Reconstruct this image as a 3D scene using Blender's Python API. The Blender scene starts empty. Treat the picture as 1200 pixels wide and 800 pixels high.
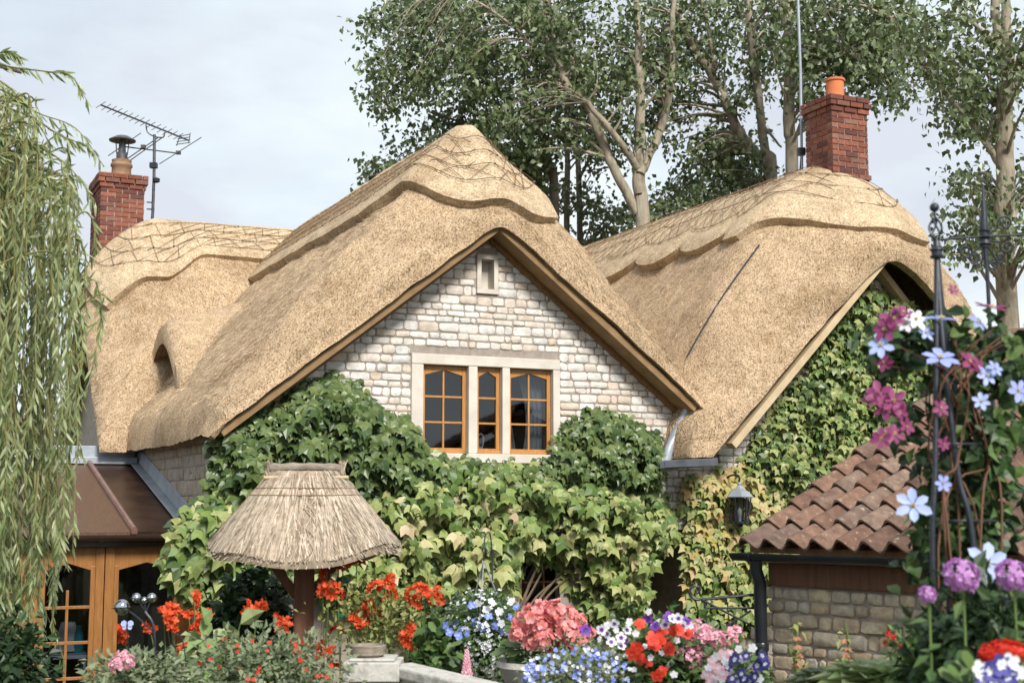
import bpy, bmesh, math, random
import numpy as np
from mathutils import Vector, Matrix
SC = bpy.context.scene
COL = SC.collection
rnd = random.Random(7)
RG = np.random.default_rng(11)
R = math.radians

# ------------------------------------------------------------------ camera
FPX, HZ, EYE = 1620.0, 590.0, 2.75
PIT = math.atan((HZ - 400) / FPX)
CP, SP = math.cos(PIT), math.sin(PIT)
cd = bpy.data.cameras.new('camera')
cam = bpy.data.objects.new('camera', cd)
COL.objects.link(cam)
cam.location = (0, 0, EYE)
cam.rotation_euler = (R(90) + PIT, 0, 0)
cd.sensor_width = 36
cd.lens = 36 * FPX / 1200
cd.clip_end = 6000
cd.dof.use_dof = True
cd.dof.focus_distance = 15.5
cd.dof.aperture_fstop = 4.5
SC.camera = cam

# ------------------------------------------------------------------ sky, sun, exposure
SUN_EL, SUN_AZ = 40.0, 157.0          # azimuth clockwise from +Y
w = bpy.data.worlds.new('World')
SC.world = w
w.use_nodes = True
nt = w.node_tree
nt.nodes.clear()
N = nt.nodes.new
wo = N('ShaderNodeOutputWorld'); bg = N('ShaderNodeBackground')
sky = N('ShaderNodeTexSky'); sky.sky_type = 'NISHITA'; sky.sun_disc = False
sky.sun_elevation = R(SUN_EL); sky.sun_rotation = R(SUN_AZ); sky.air_density = 1.0; sky.dust_density = 2.0
tc = N('ShaderNodeTexCoord'); mp = N('ShaderNodeMapping'); mp.inputs['Scale'].default_value = (1, 1, 2.2)
n1 = N('ShaderNodeTexNoise'); n1.inputs['Scale'].default_value = 3.1; n1.inputs['Detail'].default_value = 7; n1.inputs['Roughness'].default_value = .55
cr = N('ShaderNodeValToRGB')
cr.color_ramp.elements[0].position = .42; cr.color_ramp.elements[0].color = (5.75, 6.1, 6.75, 1)
cr.color_ramp.elements[1].position = .54; cr.color_ramp.elements[1].color = (6.5, 7.2, 7.65, 1)
e = cr.color_ramp.elements.new(.68); e.color = (7.9, 8.25, 8.4, 1)
n2 = N('ShaderNodeTexNoise'); n2.inputs['Scale'].default_value = 2.3; n2.inputs['Detail'].default_value = 4
mr = N('ShaderNodeMapRange'); mr.inputs[1].default_value = .38; mr.inputs[2].default_value = .62; mr.inputs[3].default_value = .80; mr.inputs[4].default_value = 1
mx = N('ShaderNodeMixRGB')
L = nt.links.new
L(tc.outputs['Generated'], mp.inputs[0]); L(mp.outputs[0], n1.inputs['Vector']); L(mp.outputs[0], n2.inputs['Vector'])
L(n1.outputs[0], cr.inputs[0]); L(n2.outputs[0], mr.inputs[0]); L(mr.outputs[0], mx.inputs[0])
L(sky.outputs[0], mx.inputs[1]); L(cr.outputs[0], mx.inputs[2]); L(mx.outputs[0], bg.inputs[0]); L(bg.outputs[0], wo.inputs[0])
bg.inputs[1].default_value = 0.1
ld = bpy.data.lights.new('sun', 'SUN'); lo = bpy.data.objects.new('sun', ld); COL.objects.link(lo)
ld.energy = 3.9; ld.angle = R(14); ld.color = (1, .965, .91)
az, el = R(SUN_AZ), R(SUN_EL)
sd = Vector((math.sin(az) * math.cos(el), math.cos(az) * math.cos(el), math.sin(el)))
lo.rotation_euler = (-sd).to_track_quat('-Z', 'Y').to_euler()
SC.view_settings.view_transform = 'Standard'; SC.view_settings.look = 'None'
SC.view_settings.exposure = 0.42; SC.view_settings.gamma = 1.0; SC.view_settings.use_curve_mapping = False
SC.cycles.max_bounces = 6; SC.cycles.transparent_max_bounces = 12

# ------------------------------------------------------------------ frames of reference
YAW = R(25)
U = np.array([math.cos(YAW), math.sin(YAW), 0]); V = np.array([-math.sin(YAW), math.cos(YAW), 0]); Z = np.array([0, 0, 1.])
O = np.array([-.19, 15.5, 0]); C0 = np.array([0, 0, EYE])
def H(t, v, z):                       # cottage frame: t along the gable wall, v into the house, z up
    t, v, z = np.broadcast_arrays(np.asarray(t, float), np.asarray(v, float), np.asarray(z, float))
    return O + t[..., None] * U + v[..., None] * V + z[..., None] * Z
def toH(p):
    d = np.asarray(p) - O; return d @ U, d @ V, d[..., 2]
def ray(x, y):
    a = (x - 600) / FPX; b = -(y - 400) / FPX
    return np.array([a, CP - b * SP, SP + b * CP])
def hit(x, y, n, p0):
    r = ray(x, y); return C0 + ((p0 - C0) @ n) / (r @ n) * r
def at(x, y, Y): return hit(x, y, np.array([0, 1., 0]), np.array([0, Y, 0]))     # where the line of sight meets depth Y
def atv(x, y, v): return hit(x, y, V, O + v * V)                                  # ... meets a cottage plane
def nrm(v):
    v = np.asarray(v, float); return v / (np.linalg.norm(v, axis=-1, keepdims=True) + 1e-9)
def gz(Y): return 1.05 * min(1, max(0, (11.5 - Y) / 8.0)) ** 1.2                  # the garden bank falls towards the house

# ------------------------------------------------------------------ mesh builder
class MB:
    def __init__(s): s.V = []; s.F = []; s.n = 0
    def add(s, P, F):
        P = np.asarray(P, float).reshape(-1, 3); o = s.n
        s.V.append(P); s.F += [tuple(i + o for i in f) for f in F]; s.n += len(P); return s
    def box(s, c, sx, sy, sz, X=(1, 0, 0), Y=(0, 1, 0), Zv=(0, 0, 1)):
        c = np.asarray(c, float); X, Y, Zv = [np.asarray(q, float) for q in (X, Y, Zv)]
        P = [c + a * sx / 2 * X + b * sy / 2 * Y + d * sz / 2 * Zv for d in (-1, 1) for b in (-1, 1) for a in (-1, 1)]
        return s.add(P, [(0, 2, 3, 1), (4, 5, 7, 6), (0, 1, 5, 4), (2, 6, 7, 3), (0, 4, 6, 2), (1, 3, 7, 5)])
    def hbox(s, t0, t1, v0, v1, z0, z1):
        return s.box(H((t0 + t1) / 2, (v0 + v1) / 2, (z0 + z1) / 2), t1 - t0, v1 - v0, z1 - z0, U, V, Z)
    def beam(s, p, q, wd, ht, up=(0, 0, 1)):
        p, q = np.asarray(p, float), np.asarray(q, float); d = q - p; l = np.linalg.norm(d); d = d / l
        X = nrm(np.cross(d, up)); Y = np.cross(X, d)
        return s.box((p + q) / 2, wd, l, ht, X, d, Y)
    def prism(s, A, B):                # two matching outlines joined into a solid
        n = len(A); return s.add(list(A) + list(B), [tuple(range(n))[::-1], tuple(range(n, 2 * n))] + [(i, (i + 1) % n, n + (i + 1) % n, n + i) for i in range(n)])
    def tube(s, path, r, n=6, cap=True):
        P = np.asarray(path, float); m = len(P); r = np.broadcast_to(np.asarray(r, float), (m,))
        T = nrm(np.gradient(P, axis=0)); up = np.array([0, 0, 1.]) if abs(T[0][2]) < .9 else np.array([1., 0, 0])
        X = nrm(np.cross(T[0], up)); pts = []
        for i in range(m):
            X = nrm(X - (X @ T[i]) * T[i]); Y = np.cross(T[i], X)
            for k in range(n):
                a = 2 * math.pi * k / n; pts.append(P[i] + r[i] * (math.cos(a) * X + math.sin(a) * Y))
        F = [(i * n + k, i * n + (k + 1) % n, (i + 1) * n + (k + 1) % n, (i + 1) * n + k) for i in range(m - 1) for k in range(n)]
        if cap: F += [tuple(range(n))[::-1], tuple(range((m - 1) * n, m * n))]
        return s.add(pts, F)
    def lathe(s, o, prof, n=20, axis=(0, 0, 1), cap=True):
        o = np.asarray(o, float); ax = nrm(axis); up = np.array([1., 0, 0]) if abs(ax[0]) < .9 else np.array([0, 1., 0])
        X = nrm(np.cross(ax, up)); Y = np.cross(ax, X); pts = []
        for r_, h in prof:
            for k in range(n):
                a = 2 * math.pi * k / n; pts.append(o + h * ax + r_ * (math.cos(a) * X + math.sin(a) * Y))
        m = len(prof)
        F = [(i * n + k, i * n + (k + 1) % n, (i + 1) * n + (k + 1) % n, (i + 1) * n + k) for i in range(m - 1) for k in range(n)]
        if cap: F += [tuple(range(n))[::-1], tuple(range((m - 1) * n, m * n))]
        return s.add(pts, F)
    def grid(s, P):
        a, b = P.shape[:2]
        return s.add(P.reshape(-1, 3), [(i * b + j, i * b + j + 1, (i + 1) * b + j + 1, (i + 1) * b + j) for i in range(a - 1) for j in range(b - 1)])
    def slab(s, T, B):                 # closed solid between two grids of points
        a, b = T.shape[:2]; n = a * b; P = np.concatenate([T.reshape(-1, 3), B.reshape(-1, 3)])
        F = []
        for i in range(a - 1):
            for j in range(b - 1):
                q = (i * b + j, i * b + j + 1, (i + 1) * b + j + 1, (i + 1) * b + j); F.append(q); F.append(tuple(k + n for k in q[::-1]))
        rim = [j for j in range(b)] + [i * b + b - 1 for i in range(1, a)] + [(a - 1) * b + j for j in range(b - 2, -1, -1)] + [i * b for i in range(a - 2, 0, -1)]
        for k in range(len(rim)):
            p, q = rim[k], rim[(k + 1) % len(rim)]; F.append((q, p, p + n, q + n))
        return s.add(P, F)
    def leaves(s, P, tip, nor, size, tmpl, faces):
        P = np.asarray(P, float).reshape(-1, 3); m = len(P)
        if not m: return s
        Yv = nrm(np.broadcast_to(tip, P.shape)); X = nrm(np.cross(Yv, np.broadcast_to(nor, P.shape))); Zv = np.cross(X, Yv)
        sz = np.broadcast_to(np.asarray(size, float), (m,))[:, None, None]; t = np.asarray(tmpl, float); k = len(t)
        W = P[:, None] + sz * (t[None, :, 0:1] * X[:, None] + t[None, :, 1:2] * Yv[:, None] + t[None, :, 2:3] * Zv[:, None])
        return s.add(W, [tuple(i * k + j for j in f) for i in range(m) for f in faces])

BASE = {}
def build(name, mb, material, parent=None, smooth=True, bevel=0, label=None, origin=None, kind=None, sub=0):
    P = np.concatenate(mb.V)
    o = np.array(BASE[parent.name]) if parent else (np.array(origin, float) if origin is not None else np.zeros(3))
    me = bpy.data.meshes.new(name)
    me.from_pydata((P - o).tolist(), [], mb.F)
    me.update()
    bm = bmesh.new(); bm.from_mesh(me)
    if bm.faces and len(bm.faces) < 60000: bmesh.ops.recalc_face_normals(bm, faces=bm.faces[:])
    bm.to_mesh(me); bm.free()
    if smooth: me.polygons.foreach_set('use_smooth', [True] * len(me.polygons))
    me.materials.append(material)
    ob = bpy.data.objects.new(name, me); COL.objects.link(ob)
    if parent: ob.parent = parent
    else: ob.location = o
    BASE[ob.name] = tuple(o)
    if bevel:
        b = ob.modifiers.new('bevel', 'BEVEL'); b.width = bevel; b.segments = 2; b.limit_method = 'ANGLE'; b.angle_limit = R(40)
    if smooth and not bevel:
        try: me.set_sharp_from_angle(angle=R(50))
        except Exception: pass
    if label: ob['label'] = label
    if kind: ob['kind'] = kind
    return ob
def thing(name, label, cat, loc, group=None):
    o = bpy.data.objects.new(name, None); COL.objects.link(o); o.location = loc; o.empty_display_size = .2
    o['label'] = label; o['category'] = cat
    if group: o['group'] = group
    BASE[o.name] = tuple(loc); return o
def tag(o, label, cat, group=None):
    o['label'] = label; o['category'] = cat
    if group: o['group'] = group
    return o
def place(name, me, mat4, parent, label=None):       # one flower / leaf piece that shares mesh data
    o = bpy.data.objects.new(name, me); COL.objects.link(o); o.parent = parent
    M = mat4.copy(); M.translation = M.translation - Vector(BASE[parent.name]); o.matrix_local = M
    BASE[o.name] = BASE[parent.name]
    if label: o['label'] = label
    return o
def meshdata(name, mb, material, smooth=True):
    me = bpy.data.meshes.new(name); me.from_pydata(np.concatenate(mb.V).tolist(), [], mb.F); me.update()
    if smooth: me.polygons.foreach_set('use_smooth', [True] * len(me.polygons))
    me.materials.append(material); return me
def face_mat(p, d, s, roll=0):                        # +Z of the piece points along d
    q = Vector(d).to_track_quat('Z', 'Y') if abs(Vector(d).normalized().z) < .999 else Vector((0.01, 0, 1)).to_track_quat('Z', 'Y')
    return Matrix.Translation(Vector(p)) @ q.to_matrix().to_4x4() @ Matrix.Rotation(roll, 4, 'Z') @ Matrix.Scale(s, 4)
def cat_rom(P, n=8):
    P = np.asarray(P, float); P = np.vstack([2 * P[0] - P[1], P, 2 * P[-1] - P[-2]]); out = []
    for i in range(1, len(P) - 2):
        for k in range(n):
            t = k / n; a, b, c, d = P[i - 1:i + 3]
            out.append(.5 * (2 * b + (c - a) * t + (2 * a - 5 * b + 4 * c - d) * t * t + (3 * b - a - 3 * c + d) * t ** 3))
    out.append(P[-2]); return np.array(out)
def unit(n): return nrm(RG.normal(size=(n, 3)))

# ------------------------------------------------------------------ materials
def ramp(nd, cols, lo=0., hi=1., interp='LINEAR'):
    el = nd.color_ramp.elements; nd.color_ramp.interpolation = interp
    while len(el) < len(cols): el.new(.5)
    for i, c in enumerate(cols):
        el[i].position = lo + (hi - lo) * i / max(1, len(cols) - 1); el[i].color = (*c, 1)
def base_mat(name):
    m = bpy.data.materials.new(name); m.use_nodes = True; nt = m.node_tree
    return m, nt, nt.nodes['Principled BSDF'], nt.nodes['Material Output']
def mat(name, cols, scale=6, rough=.8, bump=.3, bscale=50, stretch=(1, 1, 1), metal=0, spec=.3, island=None, noise=.3, bdist=.01, detail=6, trans=0, coat=0, spots=None):
    """noise-mottled colour; with island=... each separate piece of the mesh takes its own colour from cols"""
    m, nt, bs, out = base_mat(name); N = nt.nodes.new; L = nt.links.new
    tc = N('ShaderNodeTexCoord'); mp = N('ShaderNodeMapping'); mp.inputs['Scale'].default_value = stretch; L(tc.outputs['Object'], mp.inputs[0])
    no = N('ShaderNodeTexNoise'); no.inputs['Scale'].default_value = scale; no.inputs['Detail'].default_value = detail; no.inputs['Roughness'].default_value = .6; L(mp.outputs[0], no.inputs['Vector'])
    rp = N('ShaderNodeValToRGB')
    if island:
        ge = N('ShaderNodeNewGeometry'); ramp(rp, cols); L(ge.outputs['Random Per Island'], rp.inputs[0])
        mr = N('ShaderNodeMapRange'); mr.inputs[1].default_value = .3; mr.inputs[2].default_value = .7; mr.inputs[3].default_value = 1 - noise; mr.inputs[4].default_value = 1 + noise; L(no.outputs[0], mr.inputs[0])
        mu = N('ShaderNodeVectorMath'); mu.operation = 'SCALE'; L(rp.outputs[0], mu.inputs[0]); L(mr.outputs[0], mu.inputs['Scale']); col = mu.outputs[0]
    else:
        ramp(rp, cols, .3, .7); L(no.outputs[0], rp.inputs[0]); col = rp.outputs[0]
    if spots:                                    # lichen
        ns = N('ShaderNodeTexNoise'); ns.inputs['Scale'].default_value = 26; ns.inputs['Detail'].default_value = 3; L(mp.outputs[0], ns.inputs['Vector'])
        ms_ = N('ShaderNodeMapRange'); ms_.inputs[1].default_value = .64; ms_.inputs[2].default_value = .72; L(ns.outputs[0], ms_.inputs[0])
        mxs = N('ShaderNodeMixRGB'); mxs.inputs[2].default_value = (*spots, 1); L(ms_.outputs[0], mxs.inputs[0]); L(col, mxs.inputs[1]); col = mxs.outputs[0]
    L(col, bs.inputs['Base Color']); bs.inputs['Roughness'].default_value = rough; bs.inputs['Metallic'].default_value = metal; bs.inputs['Specular IOR Level'].default_value = spec
    if coat: bs.inputs['Coat Weight'].default_value = coat
    if bump:
        nb = N('ShaderNodeTexNoise'); nb.inputs['Scale'].default_value = bscale; nb.inputs['Detail'].default_value = 5; L(mp.outputs[0], nb.inputs['Vector'])
        bp = N('ShaderNodeBump'); bp.inputs['Strength'].default_value = bump; bp.inputs['Distance'].default_value = bdist; L(nb.outputs[0], bp.inputs['Height']); L(bp.outputs[0], bs.inputs['Normal'])
    if trans:
        tr = N('ShaderNodeBsdfTranslucent'); L(col, tr.inputs[0]); ms = N('ShaderNodeMixShader'); ms.inputs[0].default_value = trans
        L(bs.outputs[0], ms.inputs[1]); L(tr.outputs[0], ms.inputs[2]); L(ms.outputs[0], out.inputs[0])
    return m
def leaf(name, cols, rough=.45, trans=.22, noise=.15): return mat(name, cols, scale=14, rough=rough, bump=0, island=True, noise=noise, trans=trans, spec=.4)
def glass(name, tint=(.6, .6, .6), refl=.16):
    m, nt, bs, out = base_mat(name); nt.nodes.remove(bs); N = nt.nodes.new; L = nt.links.new
    a = N('ShaderNodeBsdfTransparent'); a.inputs[0].default_value = (*tint, 1); b = N('ShaderNodeBsdfGlossy'); b.inputs['Roughness'].default_value = .03
    ms = N('ShaderNodeMixShader'); lw = N('ShaderNodeLayerWeight'); lw.inputs[0].default_value = .25
    mr = N('ShaderNodeMapRange'); mr.inputs[3].default_value = refl * .5; mr.inputs[4].default_value = .8; L(lw.outputs['Fresnel'], mr.inputs[0]); L(mr.outputs[0], ms.inputs[0])
    L(a.outputs[0], ms.inputs[1]); L(b.outputs[0], ms.inputs[2]); L(ms.outputs[0], out.inputs[0]); return m
def thatch(name, dark, mid, light, sc=55, bump=.9):
    m, nt, bs, out = base_mat(name); N = nt.nodes.new; L = nt.links.new
    tc = N('ShaderNodeTexCoord')
    def noise(s, d, r=.6):
        n = N('ShaderNodeTexNoise'); n.inputs['Scale'].default_value = s; n.inputs['Detail'].default_value = d; n.inputs['Roughness'].default_value = r; L(tc.outputs['Object'], n.inputs['Vector']); return n
    a = noise(sc, 4, .75); r1 = N('ShaderNodeValToRGB'); ramp(r1, [dark, mid, light], .39, .60); L(a.outputs[0], r1.inputs[0])
    b = noise(1.3, 6, .65); r2 = N('ShaderNodeValToRGB'); ramp(r2, [(.74, .70, .64), (1, 1, 1), (1.12, 1.1, 1.04)], .33, .68); L(b.outputs[0], r2.inputs[0])
    c = noise(9, 5, .7); r3 = N('ShaderNodeValToRGB'); ramp(r3, [(.78, .74, .68), (1.1, 1.1, 1.1)], .32, .62); L(c.outputs[0], r3.inputs[0])
    x1 = N('ShaderNodeMixRGB'); x1.blend_type = 'MULTIPLY'; x1.inputs[0].default_value = 1; L(r1.outputs[0], x1.inputs[1]); L(r2.outputs[0], x1.inputs[2])
    x2 = N('ShaderNodeMixRGB'); x2.blend_type = 'MULTIPLY'; x2.inputs[0].default_value = 1; L(x1.outputs[0], x2.inputs[1]); L(r3.outputs[0], x2.inputs[2])
    L(x2.outputs[0], bs.inputs['Base Color']); bs.inputs['Roughness'].default_value = .9; bs.inputs['Specular IOR Level'].default_value = .15
    ad = N('ShaderNodeMath'); ad.operation = 'MULTIPLY_ADD'; L(c.outputs[0], ad.inputs[0]); ad.inputs[1].default_value = 1.5; L(a.outputs[0], ad.inputs[2])
    bp = N('ShaderNodeBump'); bp.inputs['Strength'].default_value = bump; bp.inputs['Distance'].default_value = .02; L(ad.outputs[0], bp.inputs['Height']); L(bp.outputs[0], bs.inputs['Normal'])
    return m

M = {}
M['thatch'] = thatch('thatch', (.19, .125, .07), (.49, .355, .225), (.61, .475, .33), 54, .9)
M['reed'] = mat('loose_reed', [(.24, .165, .10), (.44, .325, .205), (.53, .41, .28), (.37, .27, .165), (.57, .46, .33)], island=True, noise=.15, rough=.85, bump=0)
M['ridge'] = thatch('ridge_thatch', (.30, .21, .12), (.53, .41, .275), (.62, .50, .36), 46, .8)
M['wellthatch'] = mat('weathered_straw', [(.19, .14, .095), (.40, .325, .245), (.52, .44, .345)], island=True, noise=.3, scale=20, rough=.9, bump=.2)
M['rod'] = mat('hazel_rod', [(.12, .075, .04), (.24, .16, .09)], scale=9, bump=.2)
M['stone'] = mat('pale_stone', [(.49, .40, .31), (.58, .52, .45), (.63, .58, .52), (.53, .51, .48), (.67, .63, .57), (.60, .56, .51), (.55, .45, .36), (.64, .61, .57)], island=True, noise=.24, scale=11, rough=.9, bump=.6, bscale=35, bdist=.012)
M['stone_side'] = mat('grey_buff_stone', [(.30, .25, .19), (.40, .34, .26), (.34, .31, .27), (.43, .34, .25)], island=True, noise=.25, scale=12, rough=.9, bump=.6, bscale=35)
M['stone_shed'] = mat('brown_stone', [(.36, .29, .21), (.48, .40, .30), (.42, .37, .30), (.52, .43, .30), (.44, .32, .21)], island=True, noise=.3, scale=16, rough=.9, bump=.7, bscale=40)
M['mortar'] = mat('mortar', [(.24, .20, .17), (.34, .29, .25)], scale=18, rough=.95, bump=.4)
M['dressed'] = mat('dressed_stone', [(.50, .45, .38), (.62, .57, .50)], scale=5, rough=.85, bump=.25, bscale=70)
M['greystone'] = mat('weathered_grey_stone', [(.28, .27, .24), (.48, .46, .42), (.36, .35, .30)], scale=14, rough=.9, bump=.4, bscale=60)
M['brick'] = mat('red_brick', [(.13, .045, .032), (.21, .072, .045), (.26, .10, .065), (.095, .038, .034), (.24, .115, .08)], island=True, noise=.25, scale=18, rough=.9, bump=.5, bscale=60)
M['oak'] = mat('honey_oak', [(.36, .155, .04), (.50, .24, .07)], scale=7, stretch=(6, 6, .8), rough=.4, bump=.1, spec=.4)
M['oak_mid'] = mat('conservatory_oak', [(.22, .092, .026), (.33, .15, .045)], scale=7, stretch=(6, 6, .8), rough=.4, bump=.1, spec=.4)
M['oak_dark'] = mat('brown_oak', [(.16, .075, .028), (.27, .13, .048)], scale=7, stretch=(6, 6, .8), rough=.5, bump=.15)
M['barge'] = mat('weathered_board', [(.17, .10, .045), (.28, .18, .085)], scale=5, rough=.7, bump=.2)
M['barge_pale'] = mat('pale_board', [(.42, .31, .18), (.56, .44, .28)], scale=5, rough=.7, bump=.2)
M['brownpost'] = mat('brown_post', [(.10, .045, .025), (.17, .08, .045)], scale=6, stretch=(5, 5, .6), rough=.7, bump=.3)
M['log'] = mat('grey_log', [(.15, .12, .09), (.34, .29, .23)], scale=9, stretch=(1, 6, 6), rough=.9, bump=.5)
M['glass'] = glass('window_glass', (.55, .58, .62), .12)
M['bronze'] = mat('bronze_roof_glass', [(.022, .013, .010), (.05, .028, .018)], scale=3, rough=.3, bump=.08, bscale=9, spec=.1)
M['bronze_spk'] = mat('dirty_bronze_roof_glass', [(.05, .028, .018), (.16, .09, .05)], scale=60, rough=.5, bump=.3, bscale=60, spec=.2)
M['dark'] = mat('dark_room_shade', [(.012, .012, .014), (.02, .02, .022)], bump=0, rough=.9)  # near-black in place of shade: room interior, dormer hollow, slit
M['lead'] = mat('lead_sheet', [(.26, .29, .33), (.40, .44, .48)], scale=4, rough=.45, bump=.2, bscale=14, metal=.25)
M['black'] = mat('black_plastic', [(.012, .014, .018), (.022, .024, .03)], rough=.3, bump=0, spec=.5)
M['gutbrown'] = mat('dark_brown_plastic', [(.03, .018, .014), (.05, .03, .022)], rough=.3, bump=0, spec=.5)
M['iron'] = mat('black_iron', [(.010, .013, .022), (.025, .03, .042)], scale=30, rough=.42, bump=.1, spec=.5)
M['alu'] = mat('aerial_metal', [(.05, .05, .055), (.13, .13, .135)], scale=20, rough=.45, bump=0, metal=.4)
M['darklead'] = mat('dark_lead', [(.05, .055, .065), (.10, .11, .125)], scale=5, rough=.5, bump=.2, bscale=14)
M['white'] = mat('white_paint', [(.74, .74, .72), (.82, .82, .80)], rough=.6, bump=.1)
M['cream'] = mat('cream_cloth', [(.62, .60, .55), (.74, .72, .68)], rough=.9, bump=.1)
M['teal'] = mat('teal_ceramic', [(.03, .26, .27), (.05, .36, .36)], rough=.3, bump=0)
M['terracotta'] = mat('orange_clay', [(.50, .15, .055), (.62, .20, .08)], rough=.8, bump=.2)
M['buffpot'] = mat('brown_clay_pot', [(.20, .12, .07), (.34, .22, .13)], rough=.8, bump=.2)
M['pantile'] = mat('clay_pantile', [(.085, .05, .036), (.145, .082, .056), (.19, .11, .074), (.12, .08, .062), (.19, .13, .096)], spots=(.30, .25, .19), island=True, noise=.42, scale=13, rough=.85, bump=.6, bscale=45)
M['ball'] = mat('silver_glass', [(.45, .47, .52), (.6, .62, .68)], rough=.08, bump=0, metal=1)
M['bark'] = mat('pale_poplar_bark', [(.16, .13, .095), (.29, .245, .18), (.38, .33, .25)], scale=5, stretch=(1, 1, .35), rough=.9, bump=.8, bscale=16, bdist=.04)
M['bark_dark'] = mat('grey_bark', [(.10, .085, .065), (.20, .17, .13)], scale=6, stretch=(1, 1, .3), rough=.9, bump=.7, bscale=16, bdist=.03)
M['stem'] = mat('green_stem', [(.07, .12, .03), (.13, .19, .05)], rough=.6, bump=0)
M['vine'] = mat('woody_vine', [(.10, .07, .045), (.2, .15, .1)], rough=.9, bump=.4)
M['poplar'] = leaf('poplar_leaf', [(.06, .09, .03), (.105, .145, .05), (.155, .195, .085), (.085, .12, .05), (.27, .31, .19)], rough=.35)
M['willow'] = leaf('willow_leaf', [(.10, .145, .045), (.18, .23, .085), (.27, .32, .14), (.38, .42, .24), (.20, .24, .10)], rough=.4)
M['ivy'] = leaf('ivy_leaf', [(.04, .075, .022), (.07, .115, .03), (.115, .165, .05), (.17, .215, .07), (.055, .1, .03)], rough=.38)
M['creeper'] = leaf('creeper_leaf', [(.09, .16, .04), (.17, .25, .06), (.29, .345, .115), (.38, .385, .15), (.11, .18, .045)], rough=.45)
M['pale'] = leaf('pale_creeper_leaf', [(.36, .39, .15), (.49, .47, .22), (.54, .41, .26), (.44, .46, .20), (.30, .36, .115)], rough=.5)
M['autumn'] = leaf('yellowing_leaf', [(.42, .38, .09), (.50, .34, .17), (.40, .40, .16), (.52, .44, .22), (.30, .32, .09)], rough=.5)
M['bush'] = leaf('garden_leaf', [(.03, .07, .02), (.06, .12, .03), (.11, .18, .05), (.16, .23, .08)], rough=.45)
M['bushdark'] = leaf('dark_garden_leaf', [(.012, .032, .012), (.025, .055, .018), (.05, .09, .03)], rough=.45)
M['greygreen'] = leaf('grey_green_leaf', [(.10, .14, .07), (.17, .21, .11), (.24, .27, .16)], rough=.6)
M['seed'] = leaf('yellow_green_blade', [(.13, .17, .04), (.24, .27, .08), (.33, .33, .13), (.2, .2, .07)], rough=.6)
M['hosta'] = leaf('broad_pale_leaf', [(.17, .26, .08), (.28, .36, .15), (.40, .44, .24)], rough=.4)
def petal(name, cols): return leaf(name, cols, rough=.55, trans=.3, noise=.12)
M['scarlet'] = petal('scarlet_petal', [(.55, .045, .012), (.72, .085, .02), (.62, .12, .03)])
M['redp'] = petal('red_petal', [(.60, .03, .015), (.75, .07, .03)])
M['coral'] = petal('coral_petal', [(.80, .33, .34), (.84, .42, .43), (.80, .22, .18), (.86, .52, .52)])
M['bluep'] = petal('blue_petal', [(.10, .15, .60), (.20, .27, .75), (.35, .42, .85)])
M['lav'] = petal('lavender_blue_petal', [(.29, .35, .76), (.39, .45, .83)])
M['pblue'] = petal('pale_blue_petal', [(.36, .45, .78), (.47, .55, .84)])
M['whitep'] = petal('white_petal', [(.74, .74, .78), (.85, .85, .87)])
M['violet'] = petal('violet_petal', [(.13, .03, .30), (.25, .06, .42)])
M['indigo'] = petal('indigo_petal', [(.03, .03, .18), (.07, .06, .33)])
M['magenta'] = petal('magenta_petal', [(.16, .018, .085), (.24, .035, .13), (.32, .07, .18)])
M['phlox'] = petal('phlox_petal', [(.42, .15, .46), (.55, .26, .58), (.66, .40, .68)])
M['pinkp'] = petal('pink_petal', [(.75, .30, .42), (.84, .48, .56), (.85, .62, .66)])
M['yellow'] = petal('yellow_stamen', [(.75, .60, .20), (.8, .7, .35)])
M['ground'] = mat('soil_and_lawn', [(.035, .05, .018), (.07, .075, .03), (.09, .07, .045)], scale=1.5, rough=.95, bump=.6, bscale=12)

LEAF = ([(0, 0, 0), (-.27, .38, .09), (0, 1, -.05), (.27, .38, .09)], [(0, 1, 2), (0, 2, 3)])
WILL = ([(0, 0, 0), (-.085, .35, .02), (.085, .35, .02), (-.06, .7, -.03), (.06, .7, -.03), (0, 1, -.1)], [(0, 2, 1), (1, 2, 4, 3), (3, 4, 5)])
_mo = [(0, .10, 0), (-.24, -.06, -.10), (-.50, .16, -.16), (-.64, .52, -.26), (-.36, .50, -.08), (-.22, .66, -.08), (0, 1.06, -.30), (.22, .66, -.08), (.36, .50, -.08), (.64, .52, -.26), (.50, .16, -.16), (.24, -.06, -.10)]
MAPLE = ([(0, .36, .03)] + _mo, [(0, i + 1, (i + 1) % 12 + 1) for i in range(12)])
BROAD = ([(0, 0, 0), (-.3, .25, .1), (-.33, .55, .12), (0, 1, -.15), (.33, .55, .12), (.3, .25, .1), (0, .5, -.02)], [(0, 6, 1), (1, 6, 2), (2, 6, 3), (3, 6, 4), (4, 6, 5), (5, 6, 0)])
PETAL = ([(0, 0, 0), (-.26, .42, .05), (-.24, .78, .02), (0, 1, -.08), (.24, .78, .02), (.26, .42, .05), (0, .55, -.03)], [(0, 6, 1), (1, 6, 2), (2, 6, 3), (3, 6, 4), (4, 6, 5), (5, 6, 0)])
RPET = ([(0, 0, 0), (-.42, .45, .06), (-.36, .86, .0), (0, 1, -.05), (.36, .86, .0), (.42, .45, .06), (0, .55, -.05)], PETAL[1])

# ------------------------------------------------------------------ ground
ys = np.array([-60, -20, -5, 0, 2, 3, 4, 5, 6, 7, 8, 9, 10, 11, 12, 14, 20, 30, 50, 100, 300, 1000, 3500.])
xs = np.array([-3000, -600, -150, -60, -30, -15, -8, -4, 0, 4, 8, 15, 30, 60, 150, 600, 3000.])
mb = MB(); mb.grid(np.array([[(x, y, gz(y)) for x in xs] for y in ys]))
g = build('ground', mb, M['ground']); g['kind'] = 'structure'

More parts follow.
